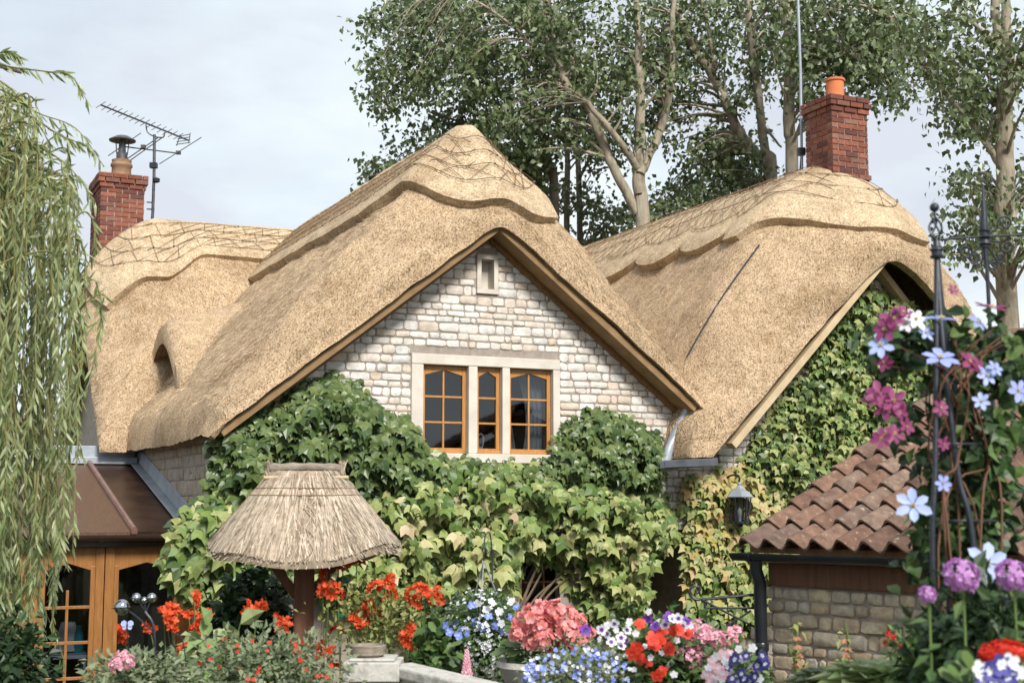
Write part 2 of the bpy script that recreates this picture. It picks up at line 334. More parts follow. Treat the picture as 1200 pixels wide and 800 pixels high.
# ------------------------------------------------------------------ the cottage
cottage = thing('thatched_cottage', 'stone cottage with golden thatched roofs, two brick chimneys and an oak casement window', 'house', tuple(O))
_ph = RG.uniform(0, 6.28, 40); _k = RG.normal(size=(40, 3)) * np.repeat([1.2, 3.0, 8.0, 22.0], 10)[:, None]
_am = np.repeat([.012, .007, .0035, .0018], 10)
def lump(P):
    return (np.sin(P @ _k.T + _ph) * _am).sum(-1)
class Wing:
    def __init__(s, o, A, B, Ln, bl, br, zr, kl, kr, p, zu, ku, La, lip=.2, zmin=0, c=.02, hp=1.55, lw=.72, pk=0, ra=.06):
        s.__dict__.update(locals())
    def drop(s, b):
        return np.where(b > 0, s.kr, s.kl) * ((b * b + s.c) ** (s.p / 2) - s.c ** (s.p / 2))
    def sab(s, b): return np.sqrt(b * b + s.ra ** 2) - s.ra * .6
    def top(s, a, b):
        z0 = s.zr - s.drop(b) + s.pk * np.exp(-np.abs(b) / .16)
        Rl = np.clip(z0 - (s.zu - s.ku * s.sab(b)) - s.lip, .02, None)
        La = s.La * (s.lw + (1 - s.lw) * np.exp(-(b / .75) ** 2))
        x = np.clip(a / La, 0, 1)
        return np.maximum(z0 - Rl * (1 - x) ** s.hp, s.zmin + .24)
    def bot(s, a, b):
        zt = s.top(a, b)
        return np.minimum(np.maximum(np.maximum(s.zu - s.ku * s.sab(b), zt - .42), s.zmin), zt - .12)
    def world(s, a, b, z):
        return H(s.o[0] + a * s.A[0] + b * s.B[0], s.o[1] + a * s.A[1] + b * s.B[1], z)
    def nor(s, a, b):
        e = .03; P = s.world(a, b, s.top(a, b)); da = s.world(a + e, b, s.top(a + e, b)) - P; db = s.world(a, b + e, s.top(a, b + e)) - P
        n = nrm(np.cross(da, db)); return np.where(n[..., 2:] < 0, -n, n)
    def roof(s):
        a = np.concatenate([np.linspace(0, .3, 12), np.linspace(.33, 1.8, 36), np.linspace(1.85, s.Ln, int((s.Ln - 1.8) / .07))])
        b = np.linspace(-s.bl, s.br, int((s.bl + s.br) / .05)); A_, B_ = np.meshgrid(a, b, indexing='ij')
        zt = s.top(A_, B_); zb = s.bot(A_, B_)
        def rd(d, r): return r * (1 - np.sqrt(np.clip(1 - np.clip(1 - d / r, 0, 1) ** 2, 0, 1)))
        edge = rd(A_, .10) + rd(B_ + s.bl, .16) + rd(s.br - B_, .16)
        T = s.world(A_, B_, np.maximum(zt - edge, zb + .03)); n = s.nor(A_, B_)
        T = T + n * lump(T)[..., None]
        Bt = s.world(A_, B_, zb); Bt = Bt + np.array([0, 0, 1]) * (lump(Bt * 1.7) * .45)[..., None]
        mb = MB(); mb.slab(T, Bt); rf = build('thatch_roof', mb, M['thatch'], cottage)
        n = int(s.Ln * 2600); a = RG.random(n) ** 1.3 * min(s.Ln, 6.5) + .01; b = RG.uniform(-s.bl + .05, s.br - .05, n); P = s.world(a, b, s.top(a, b)); P = P + s.nor(a, b) * (lump(P) + .003)[:, None]
        e = .05; sg = np.sign(b); d = nrm(s.world(a, b + sg * e, s.top(a, b + sg * e)) - s.world(a, b, s.top(a, b))); f = np.clip(1 - a / .9, 0, 1)[:, None] * .7; da_ = nrm(s.world(a - e, b, s.top(a - e, b)) - s.world(a, b, s.top(a, b)))
        nn = s.nor(a, b); d = nrm(d * (1 - f) + da_ * f + RG.normal(size=(n, 3)) * .22 + nn * .10)
        ms = MB(); ms.leaves(P, d, nn + RG.normal(size=(n, 3)) * .5, RG.uniform(.03, .075, n), [(-.05, 0, 0), (.05, 0, 0), (.04, 1, 0), (-.04, 1, 0)], [(0, 1, 2, 3)])
        build('loose_reeds', ms, M['reed'], rf, smooth=False); return rf
    def cap(s, a0, bcl, bcr, ac):
        """thick ridge capping with hazel rods; a0(b) is where it starts at the hip, bcl/bcr(a) how far it reaches down each side"""
        def ab(i, q):                                   # i 0..1 along, q -1..1 across
            a1 = a0(q * 1.0) ; a = a1 + (s.Ln - a1) * i; b = np.where(q < 0, q * bcl(a), q * bcr(a)); return a, b
        i = np.concatenate([np.linspace(0, .3, 60) , np.linspace(.3, 1, 110)[1:]]); q = np.linspace(-1, 1, 49)
        I, Q = np.meshgrid(i, q, indexing='ij'); a, b = ab(I, Q); n = s.nor(a, b); P = s.world(a, b, s.top(a, b))
        da = np.minimum((a - a0(Q)), (1 - np.abs(Q)) * .8); rnd_ = .025 * (1 - np.clip(da / .06, 0, 1)) ** 2
        T = P + n * (.125 - rnd_ + lump(P) * .35)[..., None]
        mb = MB(); mb.slab(T, P - n * .03); cp = build('ridge_cap', mb, M['ridge'], cottage)
        # hazel rods: rows that run along both sides and sweep round the hip, with crossed spars between them
        mr = MB()
        def row(lam, n):
            l0 = s.Ln - .15; arc = 3.0 * lam; tot = 2 * (l0 - ac) + arc; u = np.linspace(0, tot, n); A_, B_ = [], []
            for x in u:
                if x < l0 - ac: a_ = l0 - x; b_ = -lam * bcl(np.float64(a_))
                elif x < l0 - ac + arc:
                    th = (x - (l0 - ac)) / arc * math.pi - math.pi / 2; qq = math.sin(th); a_ = ac - lam * .97 * (ac - a0(np.float64(qq * lam))) * math.cos(th); b_ = lam * qq * (bcl if qq < 0 else bcr)(np.float64(max(a_, .9)))
                else: a_ = ac + x - (l0 - ac + arc); b_ = lam * bcr(np.float64(a_))
                A_.append(a_); B_.append(b_)
            A_, B_ = np.array(A_), np.array(B_); return s.world(A_, B_, s.top(A_, B_)) + s.nor(A_, B_) * .146
        n = 560; rows = [row(l, n) for l in (.2, .42, .62, .82)]
        for r_ in rows: mr.tube(r_ + np.array([0, 0, 1]) * (.004 * np.sin(np.arange(n) * .35))[:, None], .005, 4)
        for r0, r1 in zip(rows[:-1], rows[1:]):
            k = 4
            while k < n - 16:
                j = rnd.randint(7, 11)
                for p_, q_ in ((r0[k], r1[k + j]), (r1[k], r0[k + j])): mr.tube(np.array([p_, (p_ + q_) / 2 + np.array([0, -.003, .008]), q_]), .0042, 4)
                for p_ in (r0[k], r1[k]): mr.box(p_ + np.array([0, -.004, .003]), .022, .012, .012)
                k += j + rnd.randint(0, 2)
        build('hazel_rods', mr, M['rod'], cp)
        return cp
def sst(x): x = np.clip(x, 0, 1); return x * x * (3 - 2 * x)
front = Wing((-.1, -.4), (0, 1), (1, 0), 7.6, 3.18, 2.66, 7.06, .92, 1.01, 1.1, 5.83, .773, 1.05, c=.002, hp=1.2, lw=.55, pk=.07, ra=.10)
right = Wing((5.2, -.66), (0, 1), (1, 0), 7.7, 3.05, 3.0, 7.16, .56, .56, 1.62, 5.90, 1.02, 1.45, zmin=3.28, ra=.34)
cross = Wing((-3.62, 7.0), (1, 0), (0, 1), 9.5, 2.5, 2.5, 6.95, 1.15, 1.15, 1.1, 5.75, .95, 1.1)
front.roof(); right.roof(); cross.roof()
front.cap(lambda q: .05 + .66 * np.clip(-q, 0, 1) ** 1.7 + .38 * np.clip(q, 0, 1) ** 1.6, lambda a: .86 + .27 * sst((a - .7) / .9), lambda a: .84 + .12 * sst((a - .7) / .6), .95)
scal = lambda a: .17 * np.abs(np.sin(math.pi * (a - 1.55) / 1.2)) ** .5 * (a > 1.55)
right.cap(lambda q: .14 + 1.02 * np.clip(-q, 0, 1) ** 1.6 + .3 * np.clip(q, 0, 1) ** 1.5, lambda a: 1.34 + .16 * sst((1.6 - a) / .12) + scal(a), lambda a: .86 + .4 * sst((a - .5) / .7), 1.5)
cross.cap(lambda q: .10 + .2 * np.clip(np.abs(q), 0, 1) ** 2, lambda a: .62 + .36 * sst((1.75 - a) / .7), lambda a: .62 + .36 * sst((1.75 - a) / .7), .95)

# eyebrow dormer in the left slope, opening to the left
mb = MB(); ti = np.linspace(-2.86, -1.6, 20); vi = np.linspace(-1, 1, 40); vc, hw = 4.55, 1.3
TI, VI = np.meshgrid(ti, vi, indexing='ij'); VV = vc + hw * VI
arch = .80 * np.cos(VI * math.pi / 2) ** 1.3
zf = front.top(np.float64(5.0), np.float64(-2.80))
top = zf - .10 + arch + .30 * (TI - ti[0]) + .24 - .06 * (1 - np.clip((TI - ti[0]) / .1, 0, 1)) ** 2
T = H(TI, VV, top); T = T + np.array([0, 0, 1]) * lump(T)[..., None]
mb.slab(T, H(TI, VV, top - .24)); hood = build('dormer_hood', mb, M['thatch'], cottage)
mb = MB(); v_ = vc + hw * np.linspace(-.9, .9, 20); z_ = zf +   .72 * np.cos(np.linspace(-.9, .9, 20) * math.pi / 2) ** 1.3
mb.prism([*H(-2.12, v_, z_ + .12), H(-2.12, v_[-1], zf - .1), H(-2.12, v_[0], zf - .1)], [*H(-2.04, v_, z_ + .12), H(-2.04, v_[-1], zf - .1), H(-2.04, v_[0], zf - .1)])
build('dormer_shade_panel', mb, M['dark'], cottage, smooth=False)  # near-black panel added as the shade inside the eyebrow opening

# barge boards and the thin oak strip under them
for wg, mtl in ((front, 'barge'), (right, 'barge_pale')):
    o_t, o_v = wg.o
    for sg, bl in ((-1, wg.bl), (1, wg.br)):
        b0, b1 = 0.0, sg * (bl - .12 if wg is front else 2.42)
        v0 = o_v + .20 if wg is front else (o_v + .13 if sg < 0 else -.17)
        p, q = H(o_t + b0, v0, wg.zu - .012), H(o_t + b1, v0, wg.zu - wg.ku * abs(b1) - .012)
        mb = MB(); mb.beam(p, q,   .28 if wg is front else .15, .085, up=(0, 0, 1)); build('barge_board', mb, M[mtl], cottage, smooth=False, bevel=.006)
        if wg is front:
            p, q = H(o_t, -.045, wg.zu - .10), H(o_t + b1, -.045, wg.zu - wg.ku * abs(b1) - .10)
            mb = MB(); mb.beam(p, q, .05, .05); build('barge_strip', mb, M['oak_dark'], cottage, smooth=False, bevel=.004)

# ---- masonry
def stones(mb, t0, t1, z0, z1, ok, pt, hr=(.062, .112), wr=(.09, .25), clip=(), big=.06):
    z = z0
    while z < z1:
        h = rnd.uniform(*hr); t = t0 - rnd.uniform(0, .2)
        while t < t1:
            wd = rnd.uniform(*wr)
            if rnd.random() < .15: wd *= .6
            for (ca, cb, cz0, cz1) in clip:             # cut to fit beside an opening
                if z + h > cz0 + .02 and z < cz1 - .02:
                    if t < ca < t + wd: wd = max(ca - t, .03)
                    elif ca <= t < cb: t = cb; wd = max(wd, .1)
            parts = [(z, h)] if (h < .115 or rnd.random() < .8) else [(z, h * .5), (z + h * .5, h * .5)]
            for zz, hh in parts:
                if ok(t + .02, zz + .01) and ok(t + wd - .02, zz + hh - .01) and ok(t + wd - .02, zz + .01) and ok(t + .02, zz + hh - .01):
                    a, b = t + .006, t + wd - .006; c, d = zz + .006, zz + hh - .006; k = min(.02, hh * .18)
                    out = [(a + k, c), (b - k, c), (b, c + k), (b, d - k), (b - k, d), (a + k, d), (a, d - k), (a, c + k)]
                    out = [(x + rnd.uniform(-.007, .007), y + rnd.uniform(-.006, .006)) for x, y in out]
                    cx, cz = (a + b) / 2, (c + d) / 2; pr = rnd.uniform(.004, .015)
                    rg = lambda f, dp: [(cx + (x - cx) * f[0], -dp, cz + (y - cz) * f[1]) for x, y in out]
                    i1 = (1 - .010 / (b - a), 1 - .010 / (d - c)); i2 = (1 - .022 / (b - a), 1 - .022 / (d - c))
                    P = rg((1, 1), -.03) + rg((1, 1), pr * .35) + rg(i1, pr * .85) + rg(i2, pr + rnd.uniform(-.002, .004))
                    F = [(r * 8 + j, r * 8 + (j + 1) % 8, r * 8 + 8 + (j + 1) % 8, r * 8 + 8 + j) for r in range(3) for j in range(8)] + [tuple(range(24, 32))]
                    mb.add([pt(*p) for p in P], F)
            t += wd
        z += h
def wall_cols(mb, cols, v0, v1):       # each column is a polygon in (t, z), extruded through the wall
    for poly in cols:
        mb.prism([H(t, v0, z) for t, z in poly], [H(t, v1, z) for t, z in poly])
gtop = lambda t: 5.83 - .773 * abs(t + .1) + .02
WT0, WT1, WZ0, WZ1 = -1.01, .81, 3.2, 4.39
SL = (-.235, .03, 5.10, 5.55)         # the little slit window: t0 t1 z0 z1
DT0, DT1 = 1.85, 2.95                 # porch opening
def gok(t, z):
    if z > gtop(t) + .12: return False
    if WT0 - .005 < t < WT1 + .005 and WZ0 - .02 < z < WZ1: return False
    if SL[0] - .005 < t < SL[1] + .005 and SL[2] - .005 < z < SL[3] + .005: return False
    if .3 < t < 1.0 and 1.2 < z < 2.3: return False
    if t > DT0 and z < 2.45: return False
    return True
mb = MB()
x0, x1 = -3.05, 2.95
wall_cols(mb, [
    [(x0, 0), (WT0, 0), (WT0, gtop(WT0)), (x0, gtop(x0))],
    [(WT0, 0), (.3, 0), (.3, WZ0), (WT0, WZ0)], [(.3, 0), (WT1, 0), (WT1, 1.2), (.3, 1.2)], [(.3, 2.3), (WT1, 2.3), (WT1, WZ0), (.3, WZ0)],
    [(WT0, WZ1), (SL[0], WZ1), (SL[0], gtop(SL[0])), (WT0, gtop(WT0))],
    [(SL[0], WZ1), (SL[1], WZ1), (SL[1], SL[2]), (SL[0], SL[2])],
    [(SL[0], SL[3]), (SL[1], SL[3]), (SL[1], gtop(SL[1])), (-.1, gtop(-.1)), (SL[0], gtop(SL[0]))],
    [(SL[1], WZ1), (WT1, WZ1), (WT1, gtop(WT1)), (SL[1], gtop(SL[1]))],
    [(WT1, 0), (DT0, 0), (DT0, gtop(DT0)), (WT1, gtop(WT1))],
    [(DT0, 2.45), (x1, 2.45), (x1, gtop(x1)), (DT0, gtop(DT0))]], 0, .35)
wall = build('gable_wall', mb, M['mortar'], cottage, smooth=False)
mb = MB(); stones(mb, -3.07, 2.95, 1.9, 5.95, gok, lambda t, v, z: H(t, v, z), clip=[(WT0, WT1, WZ0 - .02, WZ1), SL, (.3, 1.0, 1.2, 2.3), (DT0, 3, 0, 2.45)]); build('wall_stones', mb, M['stone'], wall)
# left flank of the front wing (faces the conservatory)
mb = MB(); mb.hbox(-3.05, -2.75, .352, 4.4, 0, 3.62); side = build('side_wall', mb, M['mortar'], cottage, smooth=False)
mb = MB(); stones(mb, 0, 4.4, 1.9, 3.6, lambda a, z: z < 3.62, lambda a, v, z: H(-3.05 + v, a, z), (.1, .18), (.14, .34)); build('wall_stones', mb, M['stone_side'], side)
# cross range front wall, rear shell, right wing gable
mb = MB(); mb.hbox(-3.3, 7.8, 4.9, 5.2, 0, 3.9); mb.hbox(-3.3, -3.0, 5.2, 9.0, 0, 4.6); mb.hbox(-3.3, 7.8, 9.0, 9.3, 0, 3.9); mb.hbox(2.6, 2.9, .352, 4.9, 0, 3.2); mb.hbox(7.5, 7.8, .3, 4.9, 0, 3.4)
build('outer_wall', mb, M['stone_side'], cottage, smooth=False)
mb = MB(); stones(mb, -3.3, -3.05, 2.9, 3.8, lambda t, z: True, lambda t, v, z: H(t, 4.9 + v, z), (.07, .08), (.2, .24)); build('brick_course', mb, M['brick'], cottage)
rtop = lambda t: 6.06 - 1.0 * abs(t - 5.2)
mb = MB(); wall_cols(mb, [[(2.96, 2.45), (7.6, 2.45), (7.6, rtop(7.6)), (5.15, rtop(5.15)), (2.96, rtop(2.96))], [(2.96, 0), (7.6, 0), (7.6, 2.45), (2.96, 2.45)]], -.05, .298)
rwall = build('right_gable_wall', mb, M['mortar'], cottage, smooth=False)
mb = MB(); stones(mb, 2.96, 7.6, 2.2, 5.9, lambda t, z: z < rtop(t) + .05, lambda t, v, z: H(t, v - .05, z)); build('wall_stones', mb, M['stone'], rwall)
# porch: back wall, reveal
mb = MB(); mb.hbox(1.3, 2.958, 1.6, 1.8, 0, 2.45); mb.hbox(1.55, 1.85, .352, 1.6, 0, 2.45); mb.hbox(1.85, 2.958, .352, 1.6, 2.45, 2.6); porch = build('porch_recess', mb, M['mortar'], cottage, smooth=False)
mb = MB(); stones(mb, 1.86, 2.95, 0, 2.44, lambda t, z: True, lambda t, v, z: H(t, 1.6 + v, z)); build('wall_stones', mb, M['stone_side'], porch)

# ---- upper window
def wpt(x, y, v): t, _, z = toH(atv(x, y, v)); return float(t), float(z)
mb = MB()
lights = []
for xa, xb, ya in ((493.6, 546.3, 426.5), (556.6, 585.6, 428.8), (594.4, 644.8, 431.5)):
    ta, za = wpt(xa, ya, .055); tb, _ = wpt(xb, ya, .055); lights.append((ta, tb))
ZB, ZT = 3.31, 4.275
tt = [WT0] + [q for l in lights for q in l] + [WT1]
mb.hbox(WT0, WT1, -.028, .16, ZT, WZ1); mb.hbox(WT0 - .02, WT1 + .02, -.05, .2, WZ0, ZB - .008)
for k in range(0, 8, 2): mb.hbox(tt[k], tt[k + 1], -.025, .158, ZB - .006, ZT - .002)
build('window_surround', mb, M['dressed'], cottage, smooth=False, bevel=.008)
def casement(t0, t1, z0, z1, ncol, v0=.05, peak=.06, parent=None, mf='oak', fw=.042):
    mb = MB(); v1 = v0 + .055
    mb.hbox(t0, t0 + fw, v0, v1, z0, z1); mb.hbox(t1 - fw, t1, v0, v1, z0, z1); mb.hbox(t0 + fw, t1 - fw, v0 + .002, v1, z0, z0 + fw * 1.25)
    a, b = t0 + fw, t1 - fw; mid = (a + b) / 2; hz = z1 - .105
    poly = [(a, z1), (b, z1), (b, hz - .0), (mid, hz + peak), (a, hz)]
    mb.prism([H(t, v0 + .002, z) for t, z in poly], [H(t, v1, z) for t, z in poly])
    mb.hbox(t0 - .004, t1 + .004, v0 - .022, v0 - .001, z0 - .004, z0 + .028)         # drip rail
    fr = build('window', mb, M[mf], parent, smooth=False, bevel=.004)
    mb = MB(); h3 = (hz + peak * .6 - z0 - fw) / 3
    for k in range(1, ncol): x = a + (b - a) * k / ncol; mb.hbox(x - .011, x + .011, v0 + .01, v0 + .04, z0 + fw, hz + peak * (1 - abs(2 * k / ncol - 1)))
    for k in (1, 2):
        zz = z0 + fw * 1.2 + h3 * k; mb.hbox(a, b, v0 + .008, v0 + .038, zz - .011, zz + .011)
        if ncol == 1: build('glazing_bar', mb, M[mf], fr, smooth=False, bevel=.003); mb = MB()
    if ncol > 1: build('glazing_bars', mb, M[mf], fr, smooth=False, bevel=.003)
    mb = MB(); mb.hbox(a - .01, b + .01, v0 + .022, v0 + .027, z0 + .02, hz + peak); build('pane', mb, M['glass'], fr, smooth=False)
    return fr
for (ta, tb), nc in zip(lights, (2, 1, 2)): casement(ta + .004, tb - .004, ZB, ZT - .004, nc, parent=cottage)
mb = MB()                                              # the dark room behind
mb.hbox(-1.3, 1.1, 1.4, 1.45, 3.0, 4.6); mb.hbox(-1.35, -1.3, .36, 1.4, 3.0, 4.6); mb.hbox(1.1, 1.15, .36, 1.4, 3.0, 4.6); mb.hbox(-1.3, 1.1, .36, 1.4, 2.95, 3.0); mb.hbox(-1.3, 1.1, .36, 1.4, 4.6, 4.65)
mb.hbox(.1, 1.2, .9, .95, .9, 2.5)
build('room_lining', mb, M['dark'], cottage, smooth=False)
# curtains
mb = MB(); s_ = np.linspace(0, 1, 40); zc = np.linspace(4.2, 3.33, 24); ta, tb = lights[2]
def drape(tl, tr, v):
    S, K = np.meshgrid(s_, np.arange(24), indexing='ij'); l = tl(zc)[K]; r_ = tr(zc)[K]
    return H(l + (r_ - l) * S, v + .018 * np.sin(S * 34) + .006 * np.sin(S * 71), zc[K])
D = drape(lambda z: ta + .26 + .10 * np.sin((4.2 - z) * 3.0) - .05, lambda z: tb + .05 + 0 * z, .21); mb.slab(D, D + V * .004)
D = drape(lambda z: ta - .05 + 0 * z, lambda z: ta + .04 + .2 * np.clip((4.1 - z), 0, 1) ** .8, .235); mb.slab(D, D + V * .004)
tag(build('curtain', mb, M['cream'], origin=H(ta, .2, 3.33)), 'pale gathered curtains behind the right oak casement of the upper window', 'curtain')
# swan neck ornament on the sill of the middle light
mb = MB(); ta, tb = lights[1]; c = ta + .085
pth = [H(c + dx, .135, 3.33 + dz) for dx, dz in ((-.03, .0), (-.028, .09), (-.01, .17), (.025, .2), (.055, .16), (.05, .08), (.03, .03))]
mb.tube(cat_rom(pth, 5), np.linspace(.012, .010, 31), 8); mb.lathe(H(c - .005, .135, 3.33), [(.0, 0), (.05, .005), (.055, .03), (.03, .06), (.0, .07)], 14)
tag(build('ornament', mb, M['white'], origin=H(c, .135, 3.33)), 'small white swan-necked ornament standing inside the narrow middle window', 'ornament')
# slit window
mb = MB(); a, b, c, d = SL; f = .055
mb.hbox(a - .0, b, -.03, .14, d - f, d); mb.hbox(a, b, -.03, .14, c, c + f); mb.hbox(a, a + f, -.028, .14, c + f, d - f); mb.hbox(b - f, b, -.028, .14, c + f, d - f)
sl = build('slit_window', mb, M['dressed'], cottage, smooth=False, bevel=.006)
mb = MB(); mb.prism([H(t, .02, z) for t, z in ((a + f, c + f), (a + f + .01, c + f), (a + f + .01, d - f), (a + f, d - f))], [H(t, .138, z) for t, z in ((a + f, c + f), (a + f + .055, c + f), (a + f + .055, d - f), (a + f, d - f))])
build('dark_opening_wedge', mb, M['dark'], sl, smooth=False)  # solid wedge; the darkness of the slit opening is put into its colour
mb = MB(); mb.hbox(a + f - .004, b - f + .004, .141, .16, c, d); build('niche_back', mb, M['dressed'], sl, smooth=False)
# small ground floor window under the creeper
casement(.34, .98, 1.25, 2.22, 2, parent=cottage, mf='oak_dark', v0=.1)

# ---- chimneys
def chimney(c, sx, sy, z0, z1, name='chimney', band=2, mid=()):
    """individual bricks round a mortar core; c = (t, v)"""
    t, v = c; mb = MB(); mb.hbox(t - sx / 2 + .012, t + sx / 2 - .012, v - sy / 2 + .012, v + sy / 2 - .012, z0, z1 - .012)
    ch = build(name, mb, M['mortar'], cottage, smooth=False)
    mb = MB(); n = int(round((z1 - z0) / .075)); h = (z1 - z0) / n
    for k in range(n):
        ex = .045 if k in (n - 1, n - 2) else (.02 if k == n - 3 else 0)
        if k in mid: ex = .025
        X, Y = sx / 2 + ex, sy / 2 + ex; off = .11 if k % 2 else 0
        z = z0 + k * h
        for sgn in (-1, 1):
            x = -X - off
            while x < X:
                a, b = max(x, -X), min(x + .215, X)
                if b - a > .03: mb.hbox(t + a + .005, t + b - .005, v + sgn * (Y - .05) - .05, v + sgn * (Y - .05) + .05 + rnd.uniform(-.003, .003), z + .005, z + h - .005)
                x += .22
            y = -Y + .102 - off
            while y < Y - .1:
                a, b = max(y, -Y + .104), min(y + .215, Y - .104)
                if b - a > .03: mb.hbox(t + sgn * (X - .05) - .05 + rnd.uniform(-.003, .003), t + sgn * (X - .05) + .05, v + a + .005, v + b - .005, z + .005, z + h - .005)
                y += .22
        if ex: mb.hbox(t - X + .09, t + X - .09, v - Y + .09, v + Y - .09, z + .01, z + h - .01)
    build('bricks', mb, M['brick'], ch, smooth=False, bevel=.004)
    return ch
def hz_of(x, y, t, v): # height at which the upright through (t,v) shows at image row y
    p = H(t, v, 0); a = ray(x, y); Yd = p[1]; return EYE + a[2] / a[1] * Yd
LC = (-3.02, 7.6); RC = (5.36, .62)
lz = hz_of(140, 212, *LC); chl = chimney(LC, .66, .98, 5.6, lz)
rz = hz_of(980, 120, *RC); chr_ = chimney(RC, .60, .58, 6.75, rz, mid=(0, 1, 4))
mb = MB(); mb.lathe(H(*RC, rz - .02), [(.13, 0), (.135, .02), (.122, .05), (.118, .30), (.135, .31), (.135, .34), (.11, .34), (.10, .1)], 24); build('chimney_pot', mb, M['terracotta'], chr_)
mb = MB(); lp = H(LC[0], LC[1] - .28, lz - .02); mb.lathe(lp, [(.17, 0), (.15, .03), (.145, .16), (.165, .18), (.165, .215), (.145, .235), (.15, .28), (.12, .28), (.1, .1)], 24); pot = build('chimney_pot', mb, M['buffpot'], chl)
mb = MB(); mb.lathe(lp, [(.085, .25), (.085, .40), (.075, .40)], 16)
for k in range(4): a = k * math.pi / 2 + .4; mb.tube([lp + np.array([.08 * math.cos(a), .08 * math.sin(a), .38]), lp + np.array([.10 * math.cos(a), .10 * math.sin(a), .6])], .009, 5)
mb.lathe(lp, [(.0, .68), (.1, .66), (.205, .60), (.2, .585), (.0, .6)], 20); mb.lathe(lp, [(.06, .4), (.05, .58)], 12)
build('cowl', mb, M['alu'], chl)
# lightning cord on the right thatch
mb = MB(); pts = []
for k in range(30):
    x, y = 890 + (805 - 890) * k / 29 - 4 * math.sin(k / 29 * math.pi), 287 + (418 - 287) * k / 29
    r_ = ray(x, y); s0 = None
    for s_i in np.arange(13, 26, .02):
        p = C0 + s_i * r_; t, v, z = toH(p); a, b = v - right.o[1], t - right.o[0]
        if a > 0 and -2.95 < b < 2 and z < right.top(np.float64(a), np.float64(b)) + .035: s0 = p; break
    if s0 is not None: pts.append(s0)
if len(pts) > 3: mb.tube(pts, .011, 5); tag(build('thatch_cord', mb, M['iron'], origin=pts[-1]), 'dark thin cord running down the right thatch from its ridge cap', 'cord')
# lead valley outlet between the two gables
mb = MB(); p, q = atv(776, 549, -.55), atv(838, 545, -.75)
mb.beam(p, q, .22, .012); d = nrm(q - p); sd_ = nrm(np.cross(d, Z))
for sg in (-1, 1): mb.beam(p + sg * sd_ * .13 + Z * .05, q + sg * sd_ * .13 + Z * .035, .012, .085)
mb.beam(q - d * .17 + Z * .04 - sd_ * .14, q + d * .02 + Z * .045 - sd_ * .14, .02, .10)
build('valley_gutter', mb, M['darklead'], cottage, smooth=False, bevel=.004)
mb = MB(); mb.tube([atv(806, 478, -.2), atv(795, 500, -.12), atv(784, 525, -.12), atv(778, 548, -.3)], [.05, .06, .06, .07], 8); build('valley_flashing', mb, M['lead'], cottage)

# ------------------------------------------------------------------ television aerial on the left chimney
base = H(LC[0] + .62, LC[1] - .35, 0)
def aY(x, y): return at(x, y, base[1])
mx_ = aY(180, 0)[0]
def ap(x, y, dy=0): p = at(x, y, base[1] + dy); return p
ae = thing('tv_aerial', 'black television aerial with two booms on a mast strapped to the left chimney', 'aerial', tuple(ap(177, 272)))
mb = MB(); mb.tube([ap(177, 273), ap(179, 250), ap(180.5, 205), ap(181, 158)], .024, 8); build('mast', mb, M['alu'], ae)
mb = MB(); mb.tube([ap(118, 123, -.5), ap(222, 165, .35)], .014, 6)
for k in range(15):
    f = k / 16; c = ap(118 + (222 - 118) * f, 123 + (165 - 123) * f, -.5 + .85 * f); d = nrm(np.array([.75, -.35, .32])); mb.tube([c - d * .10, c + d * .10], .006, 4)
build('boom', mb, M['alu'], ae)
mb = MB()
for k in range(4): a, b = ap(206 + k * 1, 170.5 - k * 3.2 - 1, .4), ap(223, 165 - k * 3.2 - 2 + 4, .5); mb.tube([a, b], .007, 4)
mb.tube([ap(207, 171, .4), ap(211, 158, .4)], .007, 4); mb.tube([ap(221, 168, .5), ap(223, 156, .5)], .007, 4)
build('reflector', mb, M['alu'], ae)
mb = MB(); mb.tube(cat_rom([ap(171, 146), ap(173, 155), ap(181, 160), ap(191, 161), ap(193, 155)], 6), .011, 6); build('cradle_arm', mb, M['alu'], ae)
mb = MB(); mb.tube([ap(146, 172), ap(211, 180)], .011, 6); mb.tube([ap(127, 182.5, -.4), ap(165, 156, .4)], .008, 5); mb.tube([ap(187, 192, -.4), ap(236, 161, .4)], .008, 5)
for x, y in ((168, 172), (209, 179)): mb.box(ap(x, y), .07, .06, .05)
build('dipole_array', mb, M['alu'], ae)
mb = MB(); mb.tube([ap(150, 190), ap(192, 160)], .009, 5); mb.tube([ap(148, 187), ap(186, 161)], .009, 5); build('stay', mb, M['alu'], ae)
mb = MB(); mb.box(ap(180, 194), .11, .09, .08); build('junction_box', mb, M['black'], ae)
mb = MB(); mb.lathe(ap(183, 211), [(0, -.05), (.055, -.03), (.06, .02), (.0, .05)], 10); build('amplifier', mb, M['black'], ae)
for y in (237, 245): mb = MB(); mb.tube([ap(172, y), ap(181, y + .5)], .011, 5); build('bracket', mb, M['alu'], ae)
# thin mast beside the right chimney
mp_ = H(4.75, 1.3, 0)
def rp(x, y): return at(x, y, mp_[1])
am = thing('aerial_mast', 'tall thin pale aerial pole rising beside the right brick chimney', 'aerial', tuple(rp(939, 215)))
mb = MB(); mb.tube([rp(940, 214), rp(938, 80), rp(934, -30)], .020, 8); build('pole', mb, M['alu'] if False else M['lead'], am)
mb = MB(); mb.tube([rp(936.5, 212), rp(940, 160), rp(941, 110), rp(937, 40)], .008, 5); build('cable', mb, M['black'], am)
for c_, s_ in ((rp(939, 178), .10), (rp(942, 60), .055)):
    mb = MB(); mb.box(c_, s_, s_, s_); build('clamp_box', mb, M['black'], am, smooth=False)

